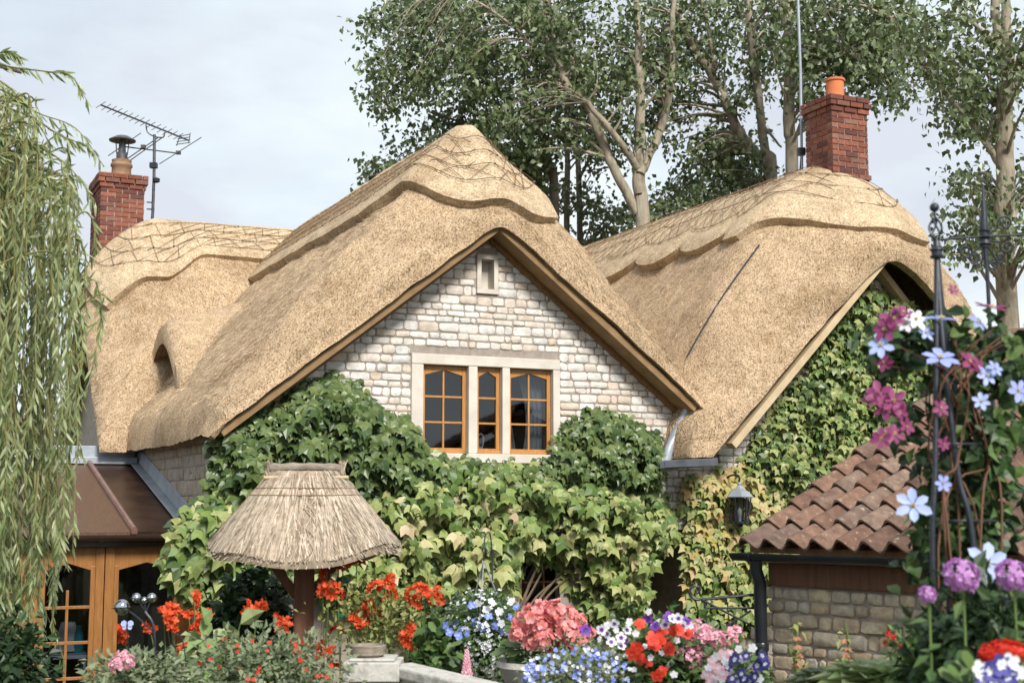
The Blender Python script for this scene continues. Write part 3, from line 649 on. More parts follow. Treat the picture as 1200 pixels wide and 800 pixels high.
# ------------------------------------------------------------------ conservatory in the left corner
CV = 1.35; CE = -3.075; CW = -6.2
co = thing('conservatory', 'lean-to oak conservatory with bronze glass roof in the left corner', 'conservatory', tuple(H(-4.2, CV, 0)))
zA, zB, vB = 3.27, 2.42, 4.86
def cr_(t, v, dz=0): return H(t, v, zB + (zA - zB) * (v - CV + .12) / (vB - CV + .12) + dz)
bars = [-6.2, -5.35, -4.55, -3.72, CE]
for k in range(4):
    a, b = bars[k] + .03, bars[k + 1] - .03; mb = MB()
    mb.prism([cr_(a, CV - .12), cr_(b, CV - .12), cr_(b, vB), cr_(a, vB)], [cr_(a, CV - .12, .03), cr_(b, CV - .12, .03), cr_(b, vB, .03), cr_(a, vB, .03)])
    build('roof_panel', mb, M['bronze'] if k == 3 else M['bronze_spk'], co, smooth=False)
for t in bars[:-1]:
    mb = MB(); p, q = cr_(t, CV - .18, .045), cr_(t, vB, .045); mb.beam(p, q, .065, .05); mb.tube([p + Z * .03, q + Z * .03], .026, 8); build('glazing_rafter', mb, mat('rafter_brown', [(.15, .08, .06), (.22, .13, .1)], rough=.4, bump=0) if t == bars[0] else bpy.data.materials['rafter_brown'], co, smooth=False)
mb = MB(); mb.prism([cr_(CE - .12, CV - .14, .05), cr_(CE + .03, CV - .14, .055), cr_(CE + .03, vB, .055), cr_(CE - .12, vB, .05)], [cr_(CE - .12, CV - .14, .062), cr_(CE + .03, CV - .14, .067), cr_(CE + .03, vB, .067), cr_(CE - .12, vB, .062)])
mb.prism([cr_(CE - .012, CV - .14, .07), cr_(CE + .012, CV - .14, .07), cr_(CE + .012, vB, .07), cr_(CE - .012, vB, .07)], [cr_(CE + .006, CV - .14, .24), cr_(CE + .02, CV - .14, .24), cr_(CE + .02, vB, .24), cr_(CE + .006, vB, .24)])
mb.hbox(-6.2, CE - .03, vB - .2, vB + .03, zA + .0, zA + .09); mb.hbox(-6.2, CE - .03, vB - .02, vB + .03, zA + .08, zA + .24)
build('lead_flashing', mb, M['lead'], co, smooth=False, bevel=.005)
mb = MB(); n = 14; ring = [(-.07 * math.cos(a), -.065 * math.sin(a)) for a in np.linspace(0, math.pi, n)]
ring2 = [(x * .86, y * .86) for x, y in ring[::-1]]
mb.prism([H(CW, CV - .2 + x, zB + .0 + y) for x, y in ring + ring2], [H(CE + .05, CV - .2 + x, zB + .0 + y) for x, y in ring + ring2])
for t in (-3.25, -4.1, -5.0): mb.prism([H(t, CV - .2 + x * 1.1, zB + y * 1.12) for x, y in ring + ring2], [H(t + .05, CV - .2 + x * 1.1, zB + y * 1.12) for x, y in ring + ring2])
build('gutter', mb, M['gutbrown'], co)
mb = MB(); mb.hbox(CW, CE, CV - .12, CV + .06, zB - .13, zB - .01); build('eaves_beam', mb, M['gutbrown'], co, smooth=False, bevel=.006)
def ct(x): return float(toH(atv(x, 690, CV))[0])
zt = zB - .132
posts = [(CW, CW + .1), (-5.2, -5.1), (ct(30), ct(47)), (ct(111), ct(121)), (ct(122), ct(133)), (CE - .13, CE - .0)]
for a, b in posts:
    mb = MB(); mb.hbox(a, b, CV - .03, CV + .07, .0, zt); build('post', mb, M['oak_mid'], co, smooth=False, bevel=.006)
def bay(t0, t1, rows, cols, zb_):
    a, b = t0, t1; mid = (a + b) / 2; mb = MB()
    poly = [(a, zt), (b, zt), (b, zt - .26), (mid, zt - .17), (a, zt - .26)]
    mb.prism([H(t, CV - .012, z) for t, z in poly], [H(t, CV + .05, z) for t, z in poly]); mb.hbox(a, b, CV - .012, CV + .05, zb_, zb_ + .1)
    mb.hbox(a, b, CV - .01, CV + .05, 0, .6)
    mb.hbox(a, a + .05, CV - .018, CV + .05, zb_, zt - .2); mb.hbox(b - .05, b, CV - .018, CV + .05, zb_, zt - .2)
    fr = build('door_frame', mb, M['oak_mid'], co, smooth=False, bevel=.005)
    mb = MB()
    for r_ in range(1, rows): z = zb_ + (zt - .26 - zb_) * r_ / rows; mb.hbox(a + .05, b - .05, CV - .008, CV + .04, z - .016, z + .016)
    for c_ in range(1, cols): t = a + (b - a) * c_ / cols; mb.hbox(t - .015, t + .015, CV - .006, CV + .038, zb_ + .1, zt - .45)
    if rows * cols > 1: build('glazing_bars', mb, M['oak_mid'], fr, smooth=False, bevel=.003)
    mb = MB(); mb.hbox(a + .04, b - .04, CV + .012, CV + .017, zb_ + .05, zt - .16); build('pane', mb, M['glass'], fr, smooth=False)
bay(posts[1][1], posts[2][0], 4, 2, .7); bay(posts[2][1], posts[3][0], 4, 2, .55); bay(posts[4][1], posts[5][0], 1, 1, .6); bay(posts[0][1], posts[1][0], 4, 2, .6)
mb = MB(); mb.hbox(CW, CW + .08, CV + .07, vB, 0, 2.2); mb.hbox(CW, -3.32, vB - .1, vB + .02, 0, 3.25); mb.hbox(CW + .08, CE, CV + .07, vB - .1, .02, .1); build('inner_wall', mb, M['oak_dark'], co, smooth=False)
# lamp inside
lp = H(ct(88), CV + .45, 0); zl = hz = EYE + (590 - 757) / FPX * lp[1]
la = thing('table_lamp', 'pale shaded lamp standing inside the conservatory window behind the willow', 'lamp', (lp[0], lp[1], zl))
mb = MB(); mb.lathe((lp[0], lp[1], zl), [(.15, .0), (.075, .3), (.07, .3), (.145, .0)], 24, cap=False); build('lamp_shade', mb, M['cream'], la)
mb = MB(); mb.lathe((lp[0], lp[1], zl - .3), [(.07, 0), (.06, .03), (.02, .06), (.035, .15), (.02, .25), (.015, .32)], 16); build('lamp_base', mb, M['buffpot'], la)
tp = H(ct(100), CV + .35, 0)
mb = MB(); mb.lathe((tp[0], tp[1], zl - .02), [(.0, 0), (.05, 0), (.06, .08), (.045, .2), (.025, .25), (.03, .29), (.0, .29)], 18); tag(build('vase', mb, M['teal'], origin=(tp[0], tp[1], zl - .02)), 'teal vase on the sill inside the conservatory beside the lamp', 'vase')
mb = MB(); mb.hbox(ct(49), ct(110), CV + .1, CV + .62, zl - .06, zl - .022); mb.hbox(ct(52), ct(56), CV + .14, CV + .55, .1, zl - .06); mb.hbox(ct(103), ct(107), CV + .14, CV + .55, .1, zl - .06)
tag(build('side_table', mb, M['white'], origin=H(ct(80), CV + .4, .1), smooth=False, bevel=.004), 'white narrow table holding the lamp and vase inside the conservatory', 'table')

# pale rendered wall of the neighbouring house, glimpsed through the willow
nb = thing('neighbour_house', 'white rendered house glimpsed far left through the willow strands', 'house', (-12.5, 27, 0))
mb = MB(); mb.box((-14, 29, 1.9), 7.6, 5, 3.8); build('wall', mb, M['white'], nb, smooth=False)
mb = MB(); mb.prism([(-18, 26.2, 3.75), (-10, 26.2, 3.75), (-10, 31.8, 3.75), (-18, 31.8, 3.75)], [(-18, 28.9, 4.6), (-10, 28.9, 4.6), (-10, 29.1, 4.6), (-18, 29.1, 4.6)]); build('roof', mb, M['pantile'], nb, smooth=False)
mb = MB(); mb.box((-11.4, 26.48, 2.6), .9, .06, 1.0); mb.box((-11.4, 26.45, 2.05), 1.1, .12, .06); build('window', mb, M['oak_dark'], nb, smooth=False)

# ------------------------------------------------------------------ wall lantern
lw = atv(867, 592, -.42); lbase = atv(867, 612, -.42)
ln = thing('wall_lantern', 'black glazed lantern with grey hipped cap on the ivy covered right gable', 'lantern', tuple(lbase))
k_ = lbase[1] / FPX; zt_ = lbase[2] + (612 - 583) * k_
mb = MB(); mb.lathe((lbase[0], lbase[1], 0), [(16.5 * k_, zt_), (17 * k_, zt_ + .01), (11 * k_, zt_ + 7 * k_), (4 * k_, zt_ + 11 * k_), (2 * k_, zt_ + 14 * k_), (2.6 * k_, zt_ + 16 * k_), (.0, zt_ + 19 * k_)], 6); build('cap', mb, M['lead'], ln, smooth=False)
mb = MB(); ra, rb = 13.5 * k_, 9.5 * k_
for k in range(6):
    a = k * math.pi / 3; p = np.array([lbase[0] + ra * math.cos(a), lbase[1] + ra * math.sin(a), zt_]); q = np.array([lbase[0] + rb * math.cos(a), lbase[1] + rb * math.sin(a), lbase[2]]); mb.beam(p, q, .014, .014)
mb.lathe((lbase[0], lbase[1], lbase[2]), [(rb * 1.1, -.01), (rb * 1.1, .012), (0, .012)], 6); mb.lathe((lbase[0], lbase[1], lbase[2]), [(0, -.06), (.03, -.05), (.05, -.01), (0, -.01)], 8)
build('frame', mb, M['iron'], ln, smooth=False)
mb = MB(); mb.lathe((lbase[0], lbase[1], 0), [(rb * .94, lbase[2] + .013), (ra * .94, zt_ - .003)], 6, cap=False); build('pane', mb, M['glass'], ln, smooth=False)
mb = MB(); mb.lathe(lbase, [(.02, .013), (.02, .07), (.028, .09), (.03, .14), (0, .18)], 10); build('bulb', mb, M['cream'], ln)
mb = MB(); mb.tube(cat_rom([(lbase[0], lbase[1], zt_ + 18 * k_), (lbase[0], lbase[1], zt_ + 24 * k_), tuple(np.array([lbase[0], lbase[1], zt_ + 26 * k_]) + V * .15), tuple(np.array([lbase[0], lbase[1], zt_ + 20 * k_]) + V * .36)], 6), .012, 6); build('bracket', mb, M['iron'], ln)

# ------------------------------------------------------------------ small outbuilding on the right with pantiled roof
GE = np.array([.644, -.765, 0]); GR = np.array([.765, .644, 0]); GO = at(873, 640, 10.0)
PITCH = math.atan(1.65 / 3.4); GS = GR * math.cos(PITCH) + Z * math.sin(PITCH); GN = nrm(np.cross(GE, GS)); GN = GN if GN[2] > 0 else -GN
RL = math.hypot(1.65, 3.4); GL = 4.2
out = thing('outbuilding', 'low stone outbuilding with weathered red pantile roof at right', 'outbuilding', (GO[0], GO[1], 0))
mb = MB(); tw, gauge = .205, .30
sec = [(u,   .040 * math.sin(2 * math.pi * (u - .12)) + .004 * math.sin(4 * math.pi * (u - .12))) for u in np.linspace(0, 1.10, 12)]
for j in range(int(RL / gauge) + 1):
    for i in range(int(GL / tw)):
        o = GO + GE * (i * tw - .02 + rnd.uniform(-.004, .004)) + GS * (j * gauge - .05 + rnd.uniform(-.006, .006)); T = []
        tl = rnd.uniform(-.003, .005)
        for l, hgt in ((0, .055), (.006, .060), (.34, .018)):
            T.append([o + GE * (u * tw) + GS * l + GN * (hgt + h + tl) for u, h in sec])
        T = np.array(T); mb.slab(T, T - GN * .017)
build('tile_roof', mb, M['pantile'], out)
mb = MB()                                         # ridge tiles
rt = GO + GS * (RL + .1)
for i in range(int(GL / .42)):
    o = rt + GE * (i * .42); T = []
    for l, f in ((0, 1.06), (.03, 1.0), (.44, .94)):
        T.append([o + GE * l + f * (.14 * math.cos(a) * GR + .13 * math.sin(a) * Z) + Z * .02 for a in np.linspace(-.25, math.pi + .25, 12)])
    T = np.array(T); ctr = (o + Z * .0); mb.slab(T, T + (ctr[None, None] + GE * np.array([0, .03, .44])[:, None, None] - T) * .12)
build('ridge_tiles', mb, M['pantile'], out)
mb = MB(); back = rt + GR * 3.2 - Z * 1.6
mb.prism([GO - Z * .03 + GS * .06, GO - Z * .03 + GS * .06 + GE * GL, rt + GE * GL - Z * .04, rt - Z * .04], [GO - Z * .07 + GS * .06, GO - Z * .07 + GS * .06 + GE * GL, rt + GE * GL - Z * .08, rt - Z * .08])
mb.prism([back, back + GE * GL, rt + GE * GL + Z * .05, rt + Z * .05], [back - Z * .07, back + GE * GL - Z * .07, rt + GE * GL - Z * .02, rt - Z * .02]); build('roof_deck', mb, M['oak_dark'], out, smooth=False)
WO = GO + GR * .16 + GE * .10; WO = np.array([WO[0], WO[1], 0]); zw = GO[2] - .13
mb = MB(); mb.prism([WO, WO + GE * GL, WO + GE * GL + GR * .2, WO + GR * .2], [p + Z * zw for p in (WO, WO + GE * GL, WO + GE * GL + GR * .2, WO + GR * .2)])
q = rt - Z * .12; mb.prism([WO + GR * .21, WO + Z * zw + GR * .21, np.array([rt[0], rt[1], rt[2] - .15]) + GE * .1, WO + GR * 6.2 + Z * zw, WO + GR * 6.2], [p + GE * .2 for p in (WO + GR * .21, WO + Z * zw + GR * .21, np.array([rt[0], rt[1], rt[2] - .15]) + GE * .1, WO + GR * 6.2 + Z * zw, WO + GR * 6.2)])
sw = build('wall', mb, M['mortar'], out, smooth=False)
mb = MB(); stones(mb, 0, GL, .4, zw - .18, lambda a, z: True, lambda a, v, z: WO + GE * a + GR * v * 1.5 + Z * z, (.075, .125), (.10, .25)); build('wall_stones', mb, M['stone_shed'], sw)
mb = MB(); mb.beam(WO + GE * .02 + Z * (zw - .06) - GR * .03, WO + GE * GL + Z * (zw - .06) - GR * .03, .05, .16); build('fascia', mb, M['brownpost'], out, smooth=False, bevel=.006)
go = GO - GR * .035 - Z * .045 - GE * .06
mb = MB(); ring = [(-.058 * math.cos(a), -.055 * math.sin(a)) for a in np.linspace(0, math.pi, 14)]; ring2 = [(x * .86, y * .86) for x, y in ring[::-1]]
gp = lambda o, f=1: [o + GR * x * f + Z * y * f for x, y in ring + ring2]
mb.prism(gp(go), gp(go + GE * GL))
for d in (.12, 1.28, 2.4): mb.prism(gp(go + GE * d, 1.12), gp(go + GE * (d + .05), 1.12))
mb.prism([go + GR * x + Z * y for x, y in ring], [go - GE * .012 + GR * x + Z * y for x, y in ring]); build('gutter', mb, M['black'], out)
mb = MB(); dp = go + GE * .17 + GR * .02; mb.tube([dp - Z * .03, dp - Z * .12, dp - Z * .2 + GR * .04, np.array([dp[0], dp[1], .9]) + GR * .04, np.array([dp[0], dp[1], .0]) + GR * .04], .046, 12)
mb.lathe(np.array([dp[0], dp[1], 1.72]) + GR * .04, [(.05, 0), (.055, .01), (.055, .05), (.05, .06)], 12); build('downpipe', mb, M['black'], out)

# ------------------------------------------------------------------ poplars behind the cottage
def poplar(name, label, base, limbs, blobs, bark='bark', leafm='poplar', nl=50, ls=.145, yr=(29.3, 34), group='tall poplars behind the cottage'):
    """limbs: lists of (x, y, Y, radius); blobs: (cx, cy, rx, ry, clusters) seen in the photo, spread through the crown's depth"""
    root = thing(name, label, 'tree', base, group)
    segs = []; P0, R0 = [], []
    for i, lb in enumerate(limbs):
        P = cat_rom([at(x, y, Y) if Y > 0 else np.array([x, -Y, y]) for x, y, Y, r in lb], 7); rr = np.interp(np.linspace(0, 1, len(P)), np.linspace(0, 1, len(lb)), [q[3] for q in lb])
        P = P + np.cumsum(RG.normal(size=P.shape) * .012, 0)
        rr = rr * .8; mb = MB(); mb.tube(P, rr, 10); build('trunk' if i == 0 else 'limb', mb, M[bark], root); P0.append(P); R0.append(rr)
    PP = np.concatenate(P0); RR = np.concatenate(R0)
    tw = MB(); pts, tips, nors, szs = [], [], [], []
    for (cx, cy, rx, ry, n) in blobs:
        for _ in range(max(2, int(n * .66))):
            a, q = rnd.uniform(0, 6.283), math.sqrt(rnd.random()); Y = rnd.uniform(*yr)
            c = at(cx + rx * q * math.cos(a), cy + ry * q * math.sin(a), Y)
            d = np.linalg.norm((PP - c) * np.array([1, 1, 1.0]) + np.array([0, 0, .6]), axis=1); k = int(np.argmin(d)); p = PP[k]
            mid = (p + c) / 2 + np.array([0, 0, .12 * d[k]]) + RG.normal(size=3) * .1
            tw.tube(cat_rom([p, mid, c], 4), np.linspace(min(.045, RR[k] * .4), .008, 9), 4, cap=False)
            m = int(nl * rnd.uniform(.5, 1.3)); sg = rnd.uniform(.17, .34)
            L_ = c + RG.normal(size=(m, 3)) * sg * np.array([1, 1, .75])
            f = RG.random((m // 4, 1)); L_[:m // 4] = mid + (c - mid) * f + RG.normal(size=(m // 4, 3)) * .14
            pts.append(L_); tips.append(RG.normal(size=(m, 3)) * .8 + np.array([0, 0, -.7])); nors.append(RG.normal(size=(m, 3)) + np.array([.2, -.5, .9])); szs.append(RG.uniform(.75, 1.3, m) * ls)
    build('twigs', tw, M[bark], root)
    mb = MB(); t_ = ([(x * 1.35, y, z) for x, y, z in LEAF[0]], LEAF[1])
    mb.leaves(np.concatenate(pts), np.concatenate(tips), np.concatenate(nors), np.concatenate(szs), *t_)
    build('crown', mb, M[leafm], root, smooth=False); return root
def foot(x, Y): return (at(x, 400, Y)[0], Y, 0.0)
def gl(x, Y, r): p = foot(x, Y); return (p[0], 0.0, -Y, r)          # a trunk foot given in metres
poplar('poplar_tree', 'forked poplar with pale trunk splitting above the front gable ridge', foot(754, 30),
    [[gl(752, 30, .24), (752, 285, 30, .20), (748, 225, 30, .19), (748, 190, 30, .17), (752, 120, 30, .13), (748, 50, 30, .10), (742, -60, 30, .05)],
     [(748, 250, 30, .15), (728, 220, 30, .14), (705, 175, 30, .13), (688, 128, 30, .125), (664, 100, 30.2, .12), (652, 60, 30.4, .10), (640, 0, 30.6, .085), (630, -60, 31, .06)],
     [(746, 196, 30, .12), (715, 150, 29.6, .09), (688, 122, 29.4, .07)],
     [(750, 205, 30, .14), (768, 165, 30.3, .12), (782, 120, 30.5, .11), (785, 60, 30.6, .09), (790, -10, 30.8, .06)],
     [(664, 98, 30.2, .05), (640, 45, 31.5, .035), (590, 20, 32, .028), (530, 15, 32, .015)], [(655, 80, 30.2, .06), (590, 20, 30, .04), (520, -20, 30, .03)],
     [(688, 128, 30, .05), (650, 90, 31.5, .03), (600, 70, 32, .015)]],
    [(500, 40, 75, 55, 70), (470, 95, 48, 42, 36), (545, 105, 75, 60, 70), (610, 60, 70, 80, 80), (680, 50, 75, 65, 70), (750, 40, 60, 60, 50), (620, 140, 70, 50, 46), (560, 10, 100, 30, 40), (760, 110, 50, 70, 40), (700, 100, 45, 50, 24)])
poplar('poplar_tree', 'slender poplar with two grey stems right behind the front gable', foot(640, 33),
    [[gl(650, 33, .17), (646, 250, 33, .15), (640, 200, 33, .13), (628, 150, 33, .11), (612, 110, 33, .08), (600, 60, 33, .05)],
     [(641, 210, 33, .10), (637, 140, 33, .085), (642, 80, 33, .07), (640, 10, 33, .05)],
     [(643, 225, 33, .08), (610, 190, 32.5, .06), (560, 150, 32, .04), (500, 130, 31.6, .025)], [(630, 180, 33, .06), (560, 190, 32, .05), (490, 195, 31.5, .035), (430, 205, 31, .018)], [(628, 155, 33, .05), (590, 160, 32.4, .03), (575, 175, 32, .015)]],
    [(452, 195, 30, 14, 12), (435, 212, 12, 10, 4), (500, 165, 42, 22, 18), (560, 155, 50, 35, 26), (600, 180, 40, 36, 26), (630, 215, 30, 26, 14), (545, 190, 30, 20, 10), (650, 165, 34, 50, 20)], bark='bark_dark', yr=(31, 34))
poplar('poplar_tree', 'pair of thin dark poplar stems between the two thatched ridges', foot(668, 35),
    [[gl(664, 35, .11), (663, 250, 35, .10), (661, 180, 35, .085), (658, 110, 35, .07), (655, 30, 35, .05)],
     [gl(680, 35.4, .12), (678, 250, 35.4, .10), (677, 190, 35.4, .09), (673, 140, 35.4, .08), (660, 90, 35.4, .05)],
     [(677, 215, 35.4, .06), (690, 180, 35.4, .05), (692, 130, 35.4, .04)]],
    [(690, 260, 30, 26, 18), (715, 215, 26, 40, 12), (690, 160, 34, 30, 14), (655, 235, 14, 20, 5), (725, 265, 28, 18, 14)], bark='bark_dark', yr=(34, 37))
poplar('poplar_tree', 'poplar with two pale leaning stems left of the right chimney', foot(912, 32),
    [[gl(908, 32, .25), (905, 222, 32, .21), (900, 195, 32, .18), (880, 165, 32, .155), (857, 125, 32, .14), (838, 85, 32, .13), (815, 50, 32, .11), (795, 5, 32, .10), (780, -50, 32, .07)],
     [(904, 208, 32, .15), (897, 160, 32, .13), (890, 110, 32, .12), (882, 60, 32, .11), (877, 0, 32, .10), (874, -60, 32, .07)],
     [(838, 88, 32, .06), (832, 40, 32, .055), (822, -10, 32, .05)], [(896, 150, 32, .05), (915, 175, 31.7, .03)]],
    [(830, 205, 40, 48, 48), (800, 245, 44, 26, 34), (760, 245, 36, 26, 20), (865, 195, 34, 40, 22), (850, 60, 60, 60, 46), (820, 20, 50, 40, 34), (900, 40, 40, 50, 26), (870, 140, 30, 34, 12), (800, 130, 36, 50, 18)], yr=(31, 36))
poplar('poplar_tree', 'single straight poplar trunk just left of the right brick chimney', foot(932, 30),
    [[gl(934, 30, .22), (932, 225, 30, .18), (929, 150, 30, .165), (928, 70, 30, .15), (926, 0, 30, .14), (925, -60, 30, .11)],
     [(928, 60, 30, .07), (960, 20, 29.5, .06), (1000, 5, 29, .045), (1050, 20, 28.5, .03)], [(929, 110, 30, .06), (955, 75, 29.5, .04), (990, 60, 29, .025)], [(929, 130, 30, .04), (915, 100, 30, .03), (905, 60, 30, .02)]],
    [(980, 35, 60, 50, 60), (1030, 40, 52, 46, 44), (960, 85, 44, 40, 28), (1010, 90, 46, 34, 28), (1050, 75, 34, 40, 22), (930, 20, 44, 40, 20), (1040, 125, 16, 18, 4), (955, 115, 24, 14, 5)], yr=(28, 32))
poplar('poplar_tree', 'thick pale poplar trunk at right edge behind the iron bracket', foot(1188, 22),
    [[gl(1186, 22, .25), (1186, 400, 22, .21), (1184, 300, 22, .19), (1184, 220, 22, .185), (1184, 150, 22, .17), (1183, 90, 22, .15), (1184, 30, 22, .10), (1178, -50, 22, .08)],
     [(1182, 110, 22, .12), (1172, 50, 22, .10), (1166, 0, 22, .09), (1160, -50, 22, .07)], [(1186, 100, 22, .10), (1200, 55, 22, .09), (1225, 10, 22, .07)],
     [(1178, 205, 22, .07), (1160, 170, 22, .065), (1140, 145, 22, .05), (1105, 105, 21.8, .035), (1085, 70, 21.6, .02)], [(1168, 50, 22, .05), (1140, 20, 22, .04), (1120, -10, 22, .03)], [(1150, 158, 22, .03), (1128, 130, 22, .025), (1112, 135, 22, .012)]],
    [(1075, 55, 40, 40, 22), (1115, 95, 34, 30, 20), (1150, 120, 30, 40, 22), (1160, 60, 26, 30, 8), (1200, 60, 22, 60, 18), (1125, 130, 26, 20, 10), (1140, 235, 26, 34, 20), (1160, 285, 26, 30, 14), (1210, 240, 20, 60, 18), (1108, 15, 30, 16, 8), (1120, 290, 16, 20, 6)], ls=.115, yr=(20.5, 23.5), nl=56)
# low shrubs beyond the outbuilding
def bush(name, label, cat, c, r, n, size, mt, tmpl=LEAF, group=None, up=.5, stems=6, zg=None, trunk_r=.02, shell=.55, fol=None):
    c = np.asarray(c, float); r = np.asarray(r, float) * np.ones(3); g0 = gz(c[1]) if zg is None else zg
    root = thing(name, label, cat, (c[0], c[1], g0), group)
    mb = MB()
    for k in range(stems):
        e = c + unit(1)[0] * r * .7; mb.tube(cat_rom([(c[0] + rnd.uniform(-.3, .3) * r[0], c[1] + rnd.uniform(-.3, .3) * r[1], g0 - .05), c - np.array([0, 0, r[2] * .4]) + unit(1)[0] * r * .2, e], 5), np.linspace(trunk_r, trunk_r * .3, 11), 5)
    build('stems', mb, M['vine' if trunk_r > .012 else 'stem'], root)
    d = unit(n); q = (shell + (1 - shell) * RG.random((n, 1))) ; P = c + d * r * q * (1 + .16 * np.sin(d @ RG.normal(size=(3, 1)) * 7))
    mb = MB(); mb.leaves(P, d * .7 + RG.normal(size=(n, 3)) * .5 + np.array([0, 0, -.25]), d * .6 + np.array([0, -.2, up]) + RG.normal(size=(n, 3)) * .35, RG.uniform(.6, 1.3, n) * size, *tmpl)
    build(fol or 'foliage', mb, M[mt], root, smooth=False); return root
for x, y, Y, r_, lb in ((1150, 430, 24, 1.5, 'rounded green shrub behind the outbuilding ridge at right'), (60, 560, 21, 2.0, 'dark shrub behind the willow left of the cottage')):
    c = at(x, y, Y); bush('shrub', lb, 'shrub', (c[0], Y, 1.6), (r_, r_, 1.6), 2600, .12, 'bush')

# ------------------------------------------------------------------ willow on the left
wr = thing('weeping_willow', 'weeping willow with long hanging pale green strands along the left edge', 'tree', (-4.9, 9.2, gz(9.2)))
mb = MB(); mb.tube(cat_rom([(-4.9, 9.2, gz(9.2) - .1), (-4.8, 9.2, 2.5), (-4.6, 9.1, 4.4), (-4.2, 9, 6.0)], 8), np.linspace(.30, .13, 25), 12); build('trunk', mb, M['bark_dark'], wr)
tops = []
for k, (x, y, Y) in enumerate(((10, 120, 8.6), (45, 175, 8.4), (70, 205, 8.8), (-30, 130, 8.2), (25, 85, 8.9), (-60, 60, 8.8))):
    e = at(x, y, Y); P = cat_rom([(-4.6, 9.1, 4.2 + .15 * k), (-4.2, 9 + (Y - 9) * .5, max(5.2, e[2] + .5)), e + np.array([-.4, 0, .15]), e], 8)
    mb = MB(); mb.tube(P, np.linspace(.07, .012, len(P)), 7); build('limb', mb, M['bark_dark'], wr); tops.append(P)
LP, LT, LN, LS = [], [], [], []; st = MB()
def strand(p0, length, sway, lead=None):
    P = [np.array(p0)]
    if lead is not None: P = [np.array(p0) - lead, np.array(p0) - lead * .35 + np.array([0, 0, np.linalg.norm(lead) * .13]), np.array(p0)]
    n = max(3, int(length / .3)); d = np.array([rnd.uniform(-.5, .5), rnd.uniform(-.5, .5), 0]) * sway
    for i in range(1, n + 1): P.append(np.array(p0) + np.array([0, 0, -length * i / n]) + d * (i / n) + RG.normal(size=3) * .022)
    C = cat_rom(P, 6); st.tube(C, np.linspace(.0055, .002, len(C)), 4, cap=False)
    seg = np.linalg.norm(np.diff(C, axis=0), axis=1); cum = np.concatenate([[0], np.cumsum(seg)]); s_ = np.arange(.05, cum[-1], .021); s_ = s_ + RG.normal(size=len(s_)) * .006
    pts = np.stack([np.interp(s_, cum, C[:, i]) for i in range(3)], 1); tg = np.stack([np.interp(s_, cum, np.gradient(C[:, i], cum)) for i in range(3)], 1)
    sd_ = unit(len(s_)); LP.append(pts); LT.append(nrm(tg) * .9 + sd_ * .62 + np.array([0, 0, -.35])); LN.append(np.cross(sd_, tg) + RG.normal(size=sd_.shape) * .5); LS.append(RG.uniform(.055, .105, len(s_)))
for k in range(150):
    x = rnd.uniform(-70, 92); f = max(0, (x + 5) / 100)
    y0 = rnd.uniform(95, 220) + 110 * f ** 1.5 * rnd.random() + (30 if x > 50 else 0); Y = rnd.uniform(7.7, 9.3)
    y1 = rnd.uniform(560, 800) if x < 55 else rnd.uniform(430, 715)
    if 62 < x: y1 = min(y1, 735)
    p = at(x, y0, Y); strand(p, max(.6, (y1 - y0) * Y / FPX), .35, lead=np.array([rnd.uniform(.15, .5), rnd.uniform(-.1, .1), rnd.uniform(.1, .35)]) if rnd.random() < .8 else None)
for k in range(60):                                      # lower, shorter curtain at the left edge
    x = rnd.uniform(-60, 60); y0 = rnd.uniform(330, 560); Y = rnd.uniform(7.9, 9.3); strand(at(x, y0, Y), rnd.uniform(.7, 1.5), .3)
for x, y0, y1 in ((100, 300, 540), (112, 330, 470), (92, 280, 640), (84, 300, 700), (104, 250, 360), (122, 345, 380)): strand(at(x, y0, 8.3), (y1 - y0) * 8.3 / FPX, .22, lead=np.array([.3, 0, .3]))
for pth in (((-60, 60), (10, 78), (55, 84), (82, 88), (102, 118)), ((-60, 75), (0, 95), (40, 130), (88, 150), (122, 195)), ((-40, 80), (0, 62), (22, 66)), ((-60, 110), (20, 130), (70, 158), (104, 172)), ((-60, 140), (30, 165), (80, 195), (112, 238)), ((-50, 150), (20, 190), (70, 230), (100, 300)), ((-50, 100), (0, 105), (30, 125), (60, 170))):
    P = [at(x, y, 8.3) for x, y in pth]; C = cat_rom(P, 8); st.tube(C, np.linspace(.007, .002, len(C)), 4, cap=False); n = 75
    i_ = np.sort(RG.uniform(0, len(C) - 1.01, n)); j = i_.astype(int); pts = C[j] + (C[j + 1] - C[j]) * (i_ - j)[:, None]; tg = nrm(C[j + 1] - C[j]); sd_ = unit(n)
    LP.append(pts); LT.append(tg * .9 + sd_ * .5 + np.array([0, 0, -.45])); LN.append(np.cross(sd_, tg)); LS.append(RG.uniform(.06, .11, n))
build('hanging_twigs', st, mat('willow_twig', [(.16, .15, .05), (.26, .23, .09)], bump=0), wr)
mb = MB(); mb.leaves(np.concatenate(LP), np.concatenate(LT), np.concatenate(LN), np.concatenate(LS), *WILL); build('crown', mb, M['willow'], wr, smooth=False)

